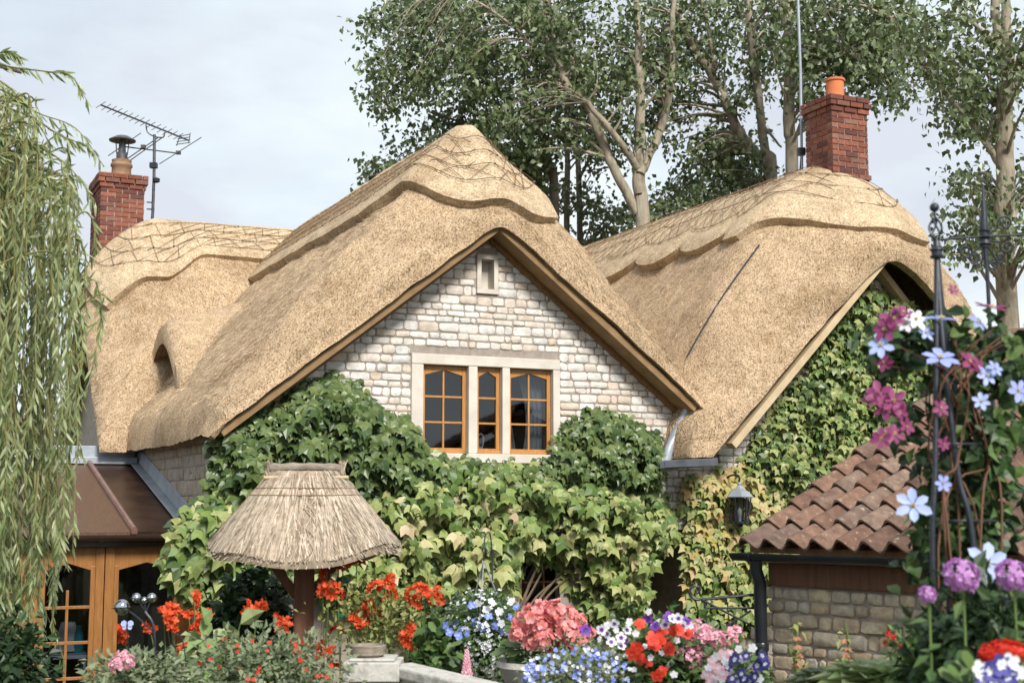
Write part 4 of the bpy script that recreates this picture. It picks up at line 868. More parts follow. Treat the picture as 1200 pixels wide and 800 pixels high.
# ------------------------------------------------------------------ climbers on the walls
def inpoly(x, y, poly):
    ins = np.zeros(len(x), bool); n = len(poly)
    for i in range(n):
        (xa, ya), (xb, yb) = poly[i], poly[(i + 1) % n]
        c = ((ya > y) != (yb > y)); ins ^= c & (x < (xb - xa) * (y - ya) / (yb - ya + 1e-9) + xa)
    return ins
def edge_d(x, y, poly):
    d = np.full(len(x), 1e9)
    for i in range(len(poly)):
        a = np.array(poly[i], float); b = np.array(poly[(i + 1) % len(poly)], float); ab = b - a
        t = np.clip(((x - a[0]) * ab[0] + (y - a[1]) * ab[1]) / (ab @ ab), 0, 1); d = np.minimum(d, np.hypot(x - a[0] - t * ab[0], y - a[1] - t * ab[1]))
    return d
def climber(name, label, poly, n, layers, v0=0.0, bulge=.35, stemn=10, plane=None, ragged=12, rise=.55):
    """leaves hung in overlapping tiers off a wall; layers: (material, size range, weight(x, y))"""
    pl = plane or (lambda x, y: atv(x, y, v0)); nv = -V
    xs_ = [p[0] for p in poly]; ys_ = [p[1] for p in poly]; cb = pl(np.mean(xs_), max(ys_))
    root = thing(name, label, 'climbing plant', tuple(cb))
    mb = MB(); bx, by = np.mean(xs_), max(ys_)
    for k in range(stemn):
        while True:
            x, y = rnd.uniform(min(xs_), max(xs_)), rnd.uniform(min(ys_), max(ys_))
            if inpoly(np.array([x]), np.array([y]), poly)[0]: break
        P = [pl(bx + (x - bx) * .15 + rnd.uniform(-10, 10), by), pl(bx + (x - bx) * .45 + rnd.uniform(-15, 15), by + (y - by) * .45), pl(x, y)]
        P = [p + nv * .05 for p in P]; mb.tube(cat_rom(P, 6), np.linspace(.022, .006, 13), 5)
    build('vine_stems', mb, M['vine'], root)
    for mt, (s0, s1), wf, frac, nm in layers:
        m = int(n * frac); x = RG.uniform(min(xs_) - 8, max(xs_) + 8, m * 3); y = RG.uniform(min(ys_) - 8, max(ys_) + 8, m * 3)
        ins = inpoly(x, y, poly); ed = edge_d(x, y, poly); keep = (ins | (ed < ragged * RG.random(len(x)) ** 2 * .8)) & (RG.random(len(x)) < wf(x, y)); x, y, ed, ins = x[keep][:m], y[keep][:m], ed[keep][:m], ins[keep][:m]
        if not len(x): continue
        lum = .5 + .5 * np.sin(x * .09 + 1.7 * np.sin(y * .05)) * np.sin(y * .085 + np.sin(x * .06))
        b = bulge * np.clip(np.where(ins, ed, 0) / 26, 0, 1) ** .6 * (.45 + .55 * lum)
        P = np.array([pl(a, c) for a, c in zip(x, y)]) + nv * (b * RG.random(len(x)) ** .75 + .03)[:, None]
        k = len(x); side = RG.normal(size=(k, 1)) * U[None] * .45
        tip = nv * .35 + np.array([0, 0, -.85]) + side + RG.normal(size=(k, 3)) * .26; nor = nv * .8 + np.array([.05, -.1, rise]) + RG.normal(size=(k, 3)) * .38
        mb = MB(); mb.leaves(P, tip, nor, (s0 * .75 + (s1 - s0 * .75) * RG.random(k) ** 1.3), *MAPLE); build(nm, mb, M[mt], root, smooth=False)
    return root
one = lambda x, y: np.ones(len(x))
climber('climbing_ivy', 'dark green ivy mound left of the upper window under the left verge', [(252, 520), (262, 500), (300, 480), (332, 470), (345, 450), (385, 442), (420, 455), (440, 480), (470, 490), (492, 520), (498, 560), (470, 590), (430, 580), (400, 600), (330, 600), (290, 590), (262, 600), (250, 560)], 2600, [('ivy', (.10, .17), one, 1, 'foliage')], bulge=.6, ragged=14)
climber('climbing_ivy', 'dark green ivy bush against the wall right of the upper window', [(632, 552), (645, 528), (665, 500), (690, 482), (715, 484), (745, 496), (765, 515), (772, 545), (760, 575), (720, 585), (670, 575), (640, 570)], 1500, [('ivy', (.09, .15), one, 1, 'foliage')], bulge=.55)
climber('virginia_creeper', 'pale green and pinkish creeper covering the wall below the upper window', [(430, 570), (470, 545), (500, 532), (560, 535), (640, 545), (700, 565), (760, 570), (785, 600), (782, 630), (750, 650), (752, 690), (745, 722), (700, 730), (682, 722), (672, 690), (662, 652), (600, 648), (586, 720), (520, 740), (460, 730), (425, 710), (380, 700), (345, 680), (350, 600), (400, 590)], 4000,
    [('creeper', (.10, .19), lambda x, y: np.clip((y - 520) / 60, .25, 1), .55, 'foliage'), ('ivy', (.09, .15), lambda x, y: np.clip(1.2 - (y - 535) / 70, .12, 1), .26, 'green_foliage'), ('pale', (.13, .22), lambda x, y: np.clip(1 - abs(y - 640) / 75, 0, 1) * np.clip((700 - x) / 160, .45, 1), .15, 'pale_foliage'), ('creeper', (.07, .12), lambda x, y: np.clip((x - 640) / 60, 0, 1), .25, 'small_foliage')], bulge=.8, stemn=30, ragged=20)
climber('virginia_creeper', 'green creeper filling the right gable beneath the hooped thatch', [(868, 545), (880, 515), (915, 465), (950, 410), (985, 360), (1012, 332), (1040, 345), (1075, 360), (1110, 395), (1130, 470), (1110, 560), (1090, 610), (1000, 620), (940, 600), (900, 590), (880, 570)], 3900, [('creeper', (.09, .15), one, .62, 'foliage'), ('ivy', (.08, .14), one, .38, 'green_foliage')], v0=-.06, bulge=.5, stemn=26, ragged=8)
climber('virginia_creeper', 'yellowing creeper around the wall lantern below the valley gutter', [(805, 560), (830, 552), (870, 545), (905, 560), (930, 600), (925, 660), (905, 735), (850, 740), (812, 715), (804, 660), (810, 620), (802, 590)], 1500, [('autumn', (.09, .17), lambda x, y: np.clip(1.25 - (y - 550) / 150, .15, 1), .5, 'foliage'), ('creeper', (.10, .17), lambda x, y: np.clip((y - 560) / 100, .3, 1), .5, 'green_foliage')], v0=-.06, bulge=.32, stemn=10)
def cpl(x, y): return atv(x, y, .75)
climber('climbing_ivy', 'large leaved creeper spilling over the conservatory corner behind the thatched bird table', [(195, 665), (205, 620), (228, 590), (255, 575), (285, 580), (300, 600), (330, 640), (335, 680), (325, 705), (290, 715), (250, 710), (215, 690)], 700, [('creeper', (.13, .24), lambda x, y: np.clip(1.3 - (y - 575) / 110, .2, 1), .6, 'foliage'), ('ivy', (.13, .22), one, .6, 'green_foliage')], plane=lambda x, y: atv(x, y, -.1) - V * .0, bulge=.45, stemn=8)

# ------------------------------------------------------------------ flower kinds (shared mesh data)
def multi(name, parts):
    vs, fs, mi = [], [], []; o = 0
    for k, (mb, m) in enumerate(parts):
        P = np.concatenate(mb.V); vs.append(P); fs += [tuple(i + o for i in f) for f in mb.F]; mi += [k] * len(mb.F); o += len(P)
    me = bpy.data.meshes.new(name); me.from_pydata(np.concatenate(vs).tolist(), [], fs); me.update()
    for _, m in parts: me.materials.append(m)
    me.polygons.foreach_set('material_index', mi); me.polygons.foreach_set('use_smooth', [True] * len(mi)); return me
def star(mb, c, ax, n, Ln, cup=.25, tm=PETAL, jit=.1, tw=0):
    """n petals round the axis ax; cup tilts them forward"""
    c = np.asarray(c, float); ax = nrm(ax); u = nrm(np.cross(ax, (.3, .2, 1) if abs(ax[2]) < .8 else (1, .2, .1))); v = np.cross(ax, u)
    a = np.arange(n) * 2 * math.pi / n + tw + RG.normal(size=n) * jit; r = np.cos(a)[:, None] * u + np.sin(a)[:, None] * v
    k = cup + RG.normal(size=(n, 1)) * jit * .8
    mb.leaves(np.repeat(c[None], n, 0) + r * Ln * .06, r + ax * k, ax - r * k, Ln * RG.uniform(.88, 1.08, n), *tm); return mb
def clematis(cm, n=6):
    a, b = MB(), MB(); star(a, (0, 0, 0), (0, 0, 1), n, .058, .12, PETAL, .08)
    for d in unit(26): d = nrm(d + np.array([0, 0, 1.4])); b.tube([(0, 0, 0), d * .014], [.0012, .0006], 3)
    return multi('clematis_flower', [(a, M[cm]), (b, M['yellow'])])
def head(name, cm, n, rad, fl, npet=5, tm=RPET, flat=.7, half=True):
    a = MB(); d = unit(n)
    if half: d[:, 2] = np.abs(d[:, 2]) - .15
    for q in d: star(a, q * rad * np.array([1, 1, flat]) * rnd.uniform(.85, 1.08), nrm(q + RG.normal(size=3) * .25), npet, fl, .25, tm, .12)
    return multi(name, [(a, M[cm])])
def croc():
    a = MB()
    for k in range(9):
        f = k / 8 - .5; c = np.array([f * .075, rnd.uniform(-.015, .015), .02 * math.cos(f * 3) + rnd.uniform(-.012, .012)])
        star(a, c, nrm(np.array([f * 1.3, rnd.uniform(-.5, .5), .7])), 6, rnd.uniform(.024, .034), .75, PETAL, .15)
    return multi('crocosmia_spray', [(a, M['scarlet'])])
def trumpet(cm, cc=None, n=5, Ln=.034):
    a, b = MB(), MB(); star(a, (0, 0, 0), (0, 0, 1), n, Ln, .22, RPET, .06); star(b, (0, 0, .003), (0, 0, 1), n, Ln * .42, .25, RPET, .06)
    return multi('trumpet_flower', [(a, M[cm]), (b, M[cc or cm])])
F = {'lavc': clematis('lav', 6), 'pbc': clematis('pblue', 6), 'whc': clematis('whitep', 6), 'magc': clematis('magenta', 6), 'croc': croc(), 'croc2': croc(),
     'phlox': head('phlox_head', 'phlox', 80, .048, .0115), 'ger': head('geranium_head', 'redp', 34, .042, .018), 'coral': head('coral_head', 'coral', 15, .05, .030, flat=.8), 'pinkh': head('pink_head', 'pinkp', 20, .040, .019),
     'redt': trumpet('redp', 'redp'), 'viot': trumpet('whitep', 'violet'), 'viot2': trumpet('violet', 'indigo'), 'wht': trumpet('whitep', 'whitep', 5, .026), 'bluet': trumpet('bluep', 'pblue', 5, .024), 'indt': trumpet('indigo', 'whitep', 5, .03), 'pint': trumpet('pinkp', 'whitep', 5, .028)}
LOOK = np.array([0, -1., .35])
def blooms(root, kind, pts, Y, s=1.0, name='flower', jit=.35, dj=.12, look=LOOK, label=None):
    for (x, y) in pts:
        p = at(x, y, Y + rnd.uniform(-dj, dj)); d = look + RG.normal(size=3) * jit
        place(name, F[kind], face_mat(p, d, s * rnd.uniform(.88, 1.15), rnd.uniform(0, 6)), root, label)
def stemsto(root, pts, Y, base, name='stems', r=.004, mt='stem', spread=.08):
    mb = MB()
    for (x, y) in pts:
        p = at(x, y, Y); b = np.array(base) + RG.normal(size=3) * np.array([spread, spread, 0]); m = (p + b) / 2 + RG.normal(size=3) * .04; mb.tube(cat_rom([b, m, p - np.array([0, 0, .012])], 5), r, 4, cap=False)
    return build(name, mb, M[mt], root)
def blades(mb, base, n, Ln, spread, wd=.02, droop=.5):
    for _ in range(n):
        b = np.array(base) + RG.normal(size=3) * np.array([spread * .3, spread * .3, 0]); a = rnd.uniform(0, 6.283); d = np.array([math.cos(a), math.sin(a), 0]); l = Ln * rnd.uniform(.65, 1.15); o = spread * rnd.uniform(.3, 1.4)
        s_ = np.linspace(0, 1, 7); C = b + np.outer(s_ ** 1.6 * o, d) + np.outer(l * (s_ - droop * .5 * s_ ** 3), Z); sd = nrm(np.cross(d, Z) + RG.normal(size=3) * .3)
        W = wd * np.sin(np.pi * (.12 + .88 * (1 - s_ * .98)) * .62)[:, None] * sd; mb.grid(np.stack([C - W, C + np.array([0, 0, -.15 * wd]), C + W], 1))
    return mb
def k_(Y): return Y / FPX

# ------------------------------------------------------------------ thatched bird table
bY = 9.0; kb = k_(bY); bc = at(357, 640, bY); bx, byy = bc[0], bY
bt = thing('bird_table', 'wooden bird table post with a small straw thatched hipped roof', 'bird table', (bx, byy, gz(bY)))
zr_, ze_ = EYE + (590 - 552) * kb, EYE + (590 - 641) * kb
yw = R(12); rx_ = np.array([math.cos(yw), math.sin(yw), 0]); ry_ = np.array([-math.sin(yw), math.cos(yw), 0])
def rsurf(f, th, off=0):
    f = np.asarray(f, float); th = np.asarray(th, float); c, s_ = np.cos(th), np.sin(th); e = 2 / 2.9
    ex = np.sign(c) * np.abs(c) ** e; ey = np.sign(s_) * np.abs(s_) ** e
    g_ = f * 1.0; a = .215 + (.60 - .215) * (g_ * 1.06 - .06 * g_ ** 3); b = .03 + (.47 - .03) * (g_ * 1.15 - .15 * g_ ** 3)
    z = zr_ + (ze_ - zr_) * f + .045 * np.cos(th * 2 + .5) * f ** 3 + .02 * np.sin(th * 5) * f ** 3 + off
    P = np.array([bx, byy, 0]) + (a * ex)[..., None] * rx_ + (b * ey)[..., None] * ry_; P[..., 2] = z; return P
f_ = np.linspace(0, 1, 26); th = np.linspace(0, 2 * math.pi, 97); FF, TH = np.meshgrid(f_, th, indexing='ij')
T = rsurf(FF, TH); B_ = rsurf(FF * .965, TH, -.075 - .0 * FF); T[..., 2] += .006 * np.sin(TH * 37) * FF
mb = MB(); mb.slab(T, B_); tr = build('thatch_roof', mb, M['wellthatch'], bt)
mb = MB(); n = 5200; f0 = RG.random(n) ** .8 * .9; t0 = RG.uniform(0, 2 * math.pi, n); dl = RG.uniform(.12, .34, n)
for i in range(n):
    fs = np.linspace(f0[i], min(1.03, f0[i] + dl[i]), 3); P = rsurf(fs, np.full(3, t0[i]) + RG.normal() * .02 * np.arange(3)); P[:, 2] += .004 + .010 * rnd.random() + np.array([0, .003, .002])
    d = nrm(np.cross(P[2] - P[0], Z)); wd = rnd.uniform(.0022, .0048); mb.grid(np.stack([P - d * wd, P + d * wd], 1))
for i in range(320):                                      # frayed eave ends
    t = rnd.uniform(0, 6.283); p = rsurf(np.array([.97]), np.array([t]))[0] - Z * rnd.uniform(0, .07); q = p + (p - np.array([bx, byy, p[2]])) * .04 + np.array([rnd.uniform(-.01, .01), 0, -rnd.uniform(.006, .022)]); d = rx_ * .003; mb.grid(np.array([[p - d, p + d], [q - d, q + d]]))
build('straw_strands', mb, M['wellthatch'], tr, smooth=False)
mb = MB(); p, q = np.array([bx, byy, zr_ + .018]) - rx_ * .235, np.array([bx, byy, zr_ + .018]) + rx_ * .225; mb.tube(cat_rom([p, (p + q) / 2 + np.array([0, 0, .006]), q], 6), [.03 + .004 * math.sin(i * 2) for i in range(13)], 10); build('ridge_log', mb, M['log'], bt)
for (dz, ln_, dy) in ((-.045, .27, -.06), (-.125, .33, 0), (-.17, .36, 0)):
    mb = MB()
    if dy: mb.tube([np.array([bx, byy, zr_ + dz]) - rx_ * ln_ + ry_ * dy, np.array([bx, byy, zr_ + dz + .004]) + rx_ * ln_ + ry_ * dy], .011, 7)
    else: f1 = -dz / (zr_ - ze_); mb.tube(rsurf(np.full(40, f1), np.linspace(math.pi * .95, math.pi * 2.05, 40)) + np.array([0, 0, .012]), .006, 5)
    build('binding_rod', mb, M['barge_pale'] if dy else M['rod'], bt)
for sg in (-1, 1):
    mb = MB(); o = np.array([bx, byy, zr_ - .03]) + rx_ * .235 * sg
    for i in range(70): d = nrm(np.array([rnd.uniform(-.25, .25), rnd.uniform(-.3, .3), 1])); mb.tube([o + RG.normal(size=3) * .012, o + d * rnd.uniform(.06, .10) + RG.normal(size=3) * .006], [.004, .0025], 3)
    build('straw_tuft', mb, M['wellthatch'], bt, smooth=False)
mb = MB(); mb.box((bx, byy, (ze_ + gz(bY)) / 2), .125, .125, ze_ - gz(bY) + .1, rx_, ry_); build('post', mb, M['brownpost'], bt, smooth=False, bevel=.008)
mb = MB(); mb.box((bx, byy, ze_ - .02), .62, .07, .07, rx_, ry_); build('beam', mb, M['brownpost'], bt, smooth=False, bevel=.006)
mb = MB(); mb.box((bx, byy, ze_ - .021), .07, .5, .068, rx_, ry_); build('cross_beam', mb, M['brownpost'], bt, smooth=False, bevel=.006)
for sg in (-1, 1):
    mb = MB(); mb.beam(np.array([bx, byy, ze_ - .30]) + rx_ * .05 * sg, np.array([bx, byy, ze_ - .04]) + rx_ * .24 * sg, .06, .06, up=ry_); build('brace', mb, M['brownpost'], bt, smooth=False, bevel=.006)
# seed feeder hanging from the bird table beam
fx = at(401, 700, bY - .02); kf = kb
fd = thing('bird_feeder', 'clear tube bird feeder with green caps hanging under the straw roof', 'bird feeder', (fx[0], fx[1], fx[2] - 20 * kf))
zf_ = lambda y: EYE + (590 - y) * kf
mb = MB(); mb.lathe((fx[0], fx[1], 0), [(7 * kf, zf_(714)), (7 * kf, zf_(679))], 16, cap=False); build('tube', mb, M['glass'], fd)
mb = MB(); mb.lathe((fx[0], fx[1], 0), [(0, zf_(714)), (6.2 * kf, zf_(714)), (6.2 * kf, zf_(690)), (0, zf_(689))], 14); build('seed', mb, M['buffpot'], fd)
G = mat('green_plastic', [(.01, .12, .075), (.015, .15, .10)], rough=.35, bump=0)
for a, b in ((680, 674), (719, 713)):
    mb = MB(); mb.lathe((fx[0], fx[1], 0), [(0, zf_(a)), (8 * kf, zf_(a)), (8.5 * kf, zf_(a - 2)), (6 * kf, zf_(b)), (0, zf_(b))], 16); build('cap', mb, G, fd)
mb = MB(); mb.tube([(fx[0], fx[1], zf_(675)), (fx[0], fx[1], zf_(660)), (fx[0] - .03, fx[1], ze_ - .02)], .0025, 4); build('hanger', mb, M['iron'], fd)

# ------------------------------------------------------------------ pale stone pier, sloping coping and bowl
pY = 7.2; kp = k_(pY); pc = at(438, 778, pY); zt0 = EYE + (590 - 767) * kp
pr_ = thing('garden_wall', 'pale grey stone pier with a sloping lichen spotted coping wall', 'wall', (pc[0], pY, gz(pY)))
mb = MB(); mb.box((pc[0], pY, zt0 - .05), .285, .285, .095); mb.box((pc[0], pY, zt0 + .006), .23, .23, .014); build('pier_cap', mb, M['greystone'], pr_, smooth=False, bevel=.012)
mb = MB(); mb.box((pc[0], pY, (zt0 - .1 + gz(pY)) / 2), .23, .23, zt0 - .1 - gz(pY)); build('pier', mb, M['greystone'], pr_, smooth=False, bevel=.01)
a, b = np.array([pc[0] + .13, pY, zt0 - .05]), at(600, 815, 6.5); mb = MB(); mb.beam(a, b, .16, .06); build('coping', mb, M['greystone'], pr_, smooth=False, bevel=.012)
mb = MB(); sd = nrm(np.cross(b - a, Z)) * .055; mb.prism([a - sd - Z * .03, b - sd - Z * .03, np.array([b[0], b[1], .3]) - sd, np.array([a[0], a[1], .3]) - sd], [a + sd - Z * .03, b + sd - Z * .03, np.array([b[0], b[1], .3]) + sd, np.array([a[0], a[1], .3]) + sd]); build('wall_panel', mb, M['greystone'], pr_, smooth=False)
mb = MB(); mb.lathe((pc[0] - .03, pY, zt0 + .014), [(0, 0), (.07, 0), (.088, .012), (.092, .055), (.078, .06), (.07, .03), (0, .026)], 28); tag(build('bowl', mb, M['buffpot'] if False else M['log'], origin=(pc[0] - .03, pY, zt0 + .014)), 'round weathered brown bowl standing on the pale stone pier', 'bowl')

# ------------------------------------------------------------------ garden ornaments on the left
oY = 8.0; ko = k_(oY)
gr = thing('garden_ornament', 'silver globe flower ornament on a dark stake before the conservatory door', 'ornament', tuple(at(181, 800, oY)))
mb = MB(); q = [at(183, 860, oY), at(182, 790, oY), at(180, 735, oY), at(170, 716, oY)]; mb.tube(cat_rom(q, 6), .008, 6); mb.tube(cat_rom([at(180, 740, oY), at(160, 722, oY), at(146, 712, oY)], 6), .005, 5)
for x, y in ((160, 700), (169, 703), (178, 700)): mb.tube(cat_rom([at(180, 735, oY), at(172, 718, oY), at(x, y, oY)], 5), .004, 5)
build('stake', mb, M['iron'], gr)
for x, y, r_ in ((143, 711, 9), (160, 700, 5.5), (169, 703, 4), (178, 700, 5.5)):
    c = at(x, y, oY); mb = MB(); mb.lathe(c, [(r_ * ko * math.sin(a), -r_ * ko * math.cos(a)) for a in np.linspace(0, math.pi, 14)], 20, cap=False); build('globe', mb, M['ball'], gr)
    mb = MB(); star(mb, c - Z * r_ * ko * .5, Z, 6, r_ * ko * 1.5, .5, PETAL, .1); build('petals', mb, M['iron'], gr)
c = at(206, 787, oY - .3); mb = MB(); mb.lathe(c, [(.026 * math.sin(a), -.026 * math.cos(a)) for a in np.linspace(0, math.pi, 12)], 16, cap=False)
do = thing('garden_ornament', 'small black orb hanging from a curved wire among the red flowers', 'ornament', tuple(c)); build('orb', mb, M['black'], do)
mb = MB(); mb.tube(cat_rom([c, at(205, 765, oY - .3), at(203, 748, oY - .3), at(206, 742, oY - .3), at(216, 760, oY - .3), at(222, 860, oY - .3)], 6), .0035, 5); build('wire', mb, M['iron'], do)
c = at(149, 733, oY - .2); mb = MB()
for sg in (-1, 1): mb.leaves([c, c], [np.array([sg * .8, 0, .6]), np.array([sg * .8, 0, -.4])], (0, -1, .2), [.04, .03], *RPET)
bf = thing('garden_ornament', 'pale blue butterfly on a thin wire below the silver globes', 'ornament', tuple(c)); build('wings', mb, M['pblue'], bf)
mb = MB(); mb.tube([c + Z * .012, c - Z * .012], .005, 6); mb.tube([c, at(152, 800, oY - .2), at(153, 860, oY - .2)], .0025, 4); build('wire', mb, M['iron'], bf)

# ------------------------------------------------------------------ flower beds, left to right
def plant(name, label, cat, box, Y, n, size, mt, tmpl=LEAF, dy=.3, group=None, fol=None, shell=.35, stems=8):
    x0, y0, x1, y1 = box; k = k_(Y); c = at((x0 + x1) / 2, (y0 + y1) / 2, Y)
    return bush(name, label, cat, c, ((x1 - x0) / 2 * k, dy, (y1 - y0) / 2 * k), n, size, mt, tmpl, group, stems=stems, trunk_r=.008, shell=shell, fol=fol)
CG = 'crocosmia clumps with scarlet sprays'
# left crocosmia with sword leaves
def crocosmia(label, pts, Y, base_px, nb, Ln, spread):
    k = at(*base_px, Y); k = np.array([k[0], Y, gz(Y)]); root = thing('crocosmia', label, 'flower', tuple(k), CG)
    mb = blades(MB(), k, nb, Ln, spread, .016); build('leaves', mb, M['bush'], root, smooth=False)
    stemsto(root, pts, Y, k, r=.0035); blooms(root, 'croc', pts[::2], Y, 1.0, 'flower_spray', .5, .15); blooms(root, 'croc2', pts[1::2], Y, 1.0, 'flower_spray', .5, .15); return root
crocosmia('scarlet crocosmia left of the bird table, in front of the conservatory', [(192, 718), (203, 713), (228, 703), (222, 722), (236, 730), (200, 727), (229, 735), (176, 735), (255, 753), (268, 752), (287, 709), (303, 712), (218, 760), (231, 779), (213, 782), (143, 743), (240, 724), (196, 724), (333, 735)], 8.3, (240, 800), 90, 1.25, .5)
crocosmia('scarlet crocosmia around and behind the bird table post', [(383, 668), (402, 662), (418, 661), (378, 689), (396, 690), (386, 692), (336, 732), (384, 765), (392, 771), (395, 740), (345, 760), (331, 725), (376, 757)], 8.8, (385, 800), 60, 1.35, .4)
crocosmia('tallest scarlet crocosmia right of the bird feeder, above the stone pier', [(440, 687), (452, 682), (460, 690), (455, 697), (483, 697), (494, 690), (503, 700), (490, 704), (513, 697), (424, 718), (418, 727), (430, 729), (450, 716), (436, 708), (480, 741), (476, 748), (508, 765), (520, 768), (533, 771), (541, 774), (487, 752), (500, 693)], 8.6, (465, 800), 90, 1.25, .5)
plant('hosta', 'broad pale green leaves beside the scarlet flowers left of the bird table', 'plant', (212, 728, 300, 800), 8.0, 60, .13, 'hosta', BROAD, .25, fol='leaves', shell=.5)
b = at(270, 800, 7.9); st_ = thing('sword_plant', 'upright sword shaped green leaves left of the brown post', 'plant', (b[0], 7.9, gz(7.9))); build('leaves', blades(MB(), (b[0] + .1, 7.9, gz(7.9)), 40, 1.05, .45, .03), M['greygreen'], st_, smooth=False)
s1 = plant('shrub', 'fine leaved fuchsia shrub with tiny red flowers at bottom left', 'shrub', (215, 738, 412, 860), 7.0, 3600, .040, 'greygreen', dy=.35); blooms(s1, 'redt', [(rnd.uniform(235, 395), rnd.uniform(750, 798)) for _ in range(26)], 6.72, .30, 'flower', .6)
s2 = plant('shrub', 'grey green feathery shrub at the foot of the conservatory door', 'shrub', (95, 755, 225, 860), 7.3, 2200, .045, 'greygreen', dy=.3); blooms(s2, 'pinkh', [(143, 768), (150, 775), (136, 778)], 6.95, .8, 'flower_head')
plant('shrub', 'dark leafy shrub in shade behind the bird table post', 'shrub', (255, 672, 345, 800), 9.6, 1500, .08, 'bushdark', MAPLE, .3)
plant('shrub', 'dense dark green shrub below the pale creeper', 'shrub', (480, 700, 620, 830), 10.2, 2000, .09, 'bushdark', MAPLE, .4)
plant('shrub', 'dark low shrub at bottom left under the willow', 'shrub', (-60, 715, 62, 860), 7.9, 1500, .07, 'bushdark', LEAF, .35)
b = at(440, 800, 8.9); se = thing('grass_clump', 'yellow green grass clump with fine seed heads behind the stone pier', 'grass', (b[0], 8.9, gz(8.9)))
build('leaves', blades(MB(), (b[0], 8.9, gz(8.9)), 320, 1.25, .55, .006, .7), M['seed'], se, smooth=False)
mb = MB(); P = np.array([at(rnd.gauss(445, 32), rnd.gauss(728, 26), 8.8 + rnd.uniform(-.3, .3)) for _ in range(1300)]); mb.leaves(P, RG.normal(size=P.shape) + np.array([0, 0, .4]), RG.normal(size=P.shape) + np.array([0, -.5, .6]), RG.uniform(.03, .06, len(P)), *LEAF); build('seed_heads', mb, M['seed'], se, smooth=False)
plant('shrub', 'round leaved green plant left of the blue hanging basket', 'plant', (492, 715, 548, 800), 8.3, 240, .075, 'bush', RPET, .2, fol='leaves')
lu = thing('lupin', 'single pink lupin spike beside the stone coping', 'flower', tuple(at(547, 800, 7.4)))
mb = MB(); mb.tube([at(547, 860, 7.4), at(547, 762, 7.4)], .005, 5); build('stems', mb, M['stem'], lu); mb = MB()
for k in range(110): f = k / 110; a = k * 2.4; r_ = (.022 * (1 - f) + .005); p = at(547, 797 - 36 * f, 7.4) + np.array([r_ * math.cos(a), r_ * math.sin(a), 0]); star(mb, p, (math.cos(a), math.sin(a), .3), 4, .015 * (1 - .4 * f), .5, RPET)
build('flower_spike', mb, M['pinkp'], lu)
# hanging basket
hY = 8.4; kh = k_(hY); hc = at(568, 742, hY); hr_ = 50 * kh
hb = thing('hanging_basket', 'hanging basket of blue and white flowers on three thin chains', 'hanging basket', tuple(hc - Z * hr_))
mb = MB(); mb.lathe(hc, [(.0, -.13), (.09, -.11), (.14, -.04), (.155, .03), (.15, .03), (.135, -.03), (0, -.1)], 20); build('basket', mb, M['iron'], hb)
mb = MB(); d = unit(3800); P = hc + d * np.array([50, 46, 50]) * kh * (.5 + .5 * RG.random((3800, 1))); mb.leaves(P, d + np.array([0, 0, -.5]), d + np.array([0, -.3, .4]), RG.uniform(.018, .04, 3800), *LEAF); build('foliage', mb, M['bush'], hb, smooth=False)
hook = at(567, 656, hY)
for a in (0.3, 2.4, 4.5): mb = MB(); mb.tube([hook, hc + np.array([.15 * math.cos(a), .15 * math.sin(a), .04])], .0035, 4); build('chain', mb, M['lead'], hb)
mb = MB()
for k in range(520):
    d = unit(1)[0]; d[1] = -abs(d[1]); d[2] = d[2] - .3; p = hc + nrm(d) * np.array([50, 46, 54]) * kh * rnd.uniform(.9, 1.08); star(mb, p, nrm(d), 4, rnd.uniform(.009, .014), .3, RPET, .2)
o_ = build('white_blossoms', mb, M['whitep'], hb); o_['kind'] = 'stuff'
blooms(hb, 'bluet', [(523, 733), (533, 729), (540, 737), (548, 742), (527, 740), (556, 728), (553, 709), (565, 735), (545, 728), (537, 744), (606, 711), (597, 722), (580, 733), (572, 722), (590, 740)], hY - .28, 1.0, 'flower', .4)
blooms(hb, 'wht', [(585, 716), (588, 730), (576, 706), (600, 705), (560, 706), (612, 728), (570, 714)], hY - .28, 1.0, 'flower', .4)
kx = thing('basket_crook', 'thin black iron crook carrying the blue hanging basket', 'crook', (hook[0] + .05, hY + .3, gz(hY)))
mb = MB(); mb.tube(cat_rom([(hook[0] + .06, hY + .3, gz(hY)), (hook[0] + .05, hY + .3, 2.0), (hook[0] + .04, hY + .28, hook[2] + .1), (hook[0] + .01, hY + .14, hook[2] + .15), (hook[0], hY + .0, hook[2] + .07), (hook[0], hY, hook[2] - .005), (hook[0], hY + .03, hook[2])], 6), .0045, 6); build('crook', mb, M['iron'], kx)
# coral geranium on its stone planter
gY = 7.4; kg = k_(gY); gc = at(643, 745, gY)
gp_ = thing('planter', 'grey stone pedestal planter under the coral pink geranium', 'planter', (gc[0] - .06, gY, gz(gY)))
mb = MB(); z0 = EYE + (590 - 768) * kg; mb.lathe((gc[0] - .06, gY, 0), [(.0, z0 - .02), (.17, z0 - .02), (.21, z0), (.215, z0 - .03), (.2, z0 - .045), (.17, z0 - .12), (.1, z0 - .2), (.08, z0 - .28), (.12, z0 - .34), (.14, gz(gY))], 28); build('bowl', mb, M['greystone'], gp_)
ge = thing('geranium', 'mound of coral pink geranium flowers on the stone planter', 'flower', (gc[0], gY, z0)); 
mb = MB(); d = unit(260); P = gc - Z * .05 + d * np.array([48, 44, 28]) * kg * RG.random((260, 1)) ** .4; mb.leaves(P, d + np.array([0, 0, -.2]), d * .5 + np.array([0, -.3, .9]), RG.uniform(.05, .09, 260), *RPET); build('foliage', mb, M['bush'], ge, smooth=False)
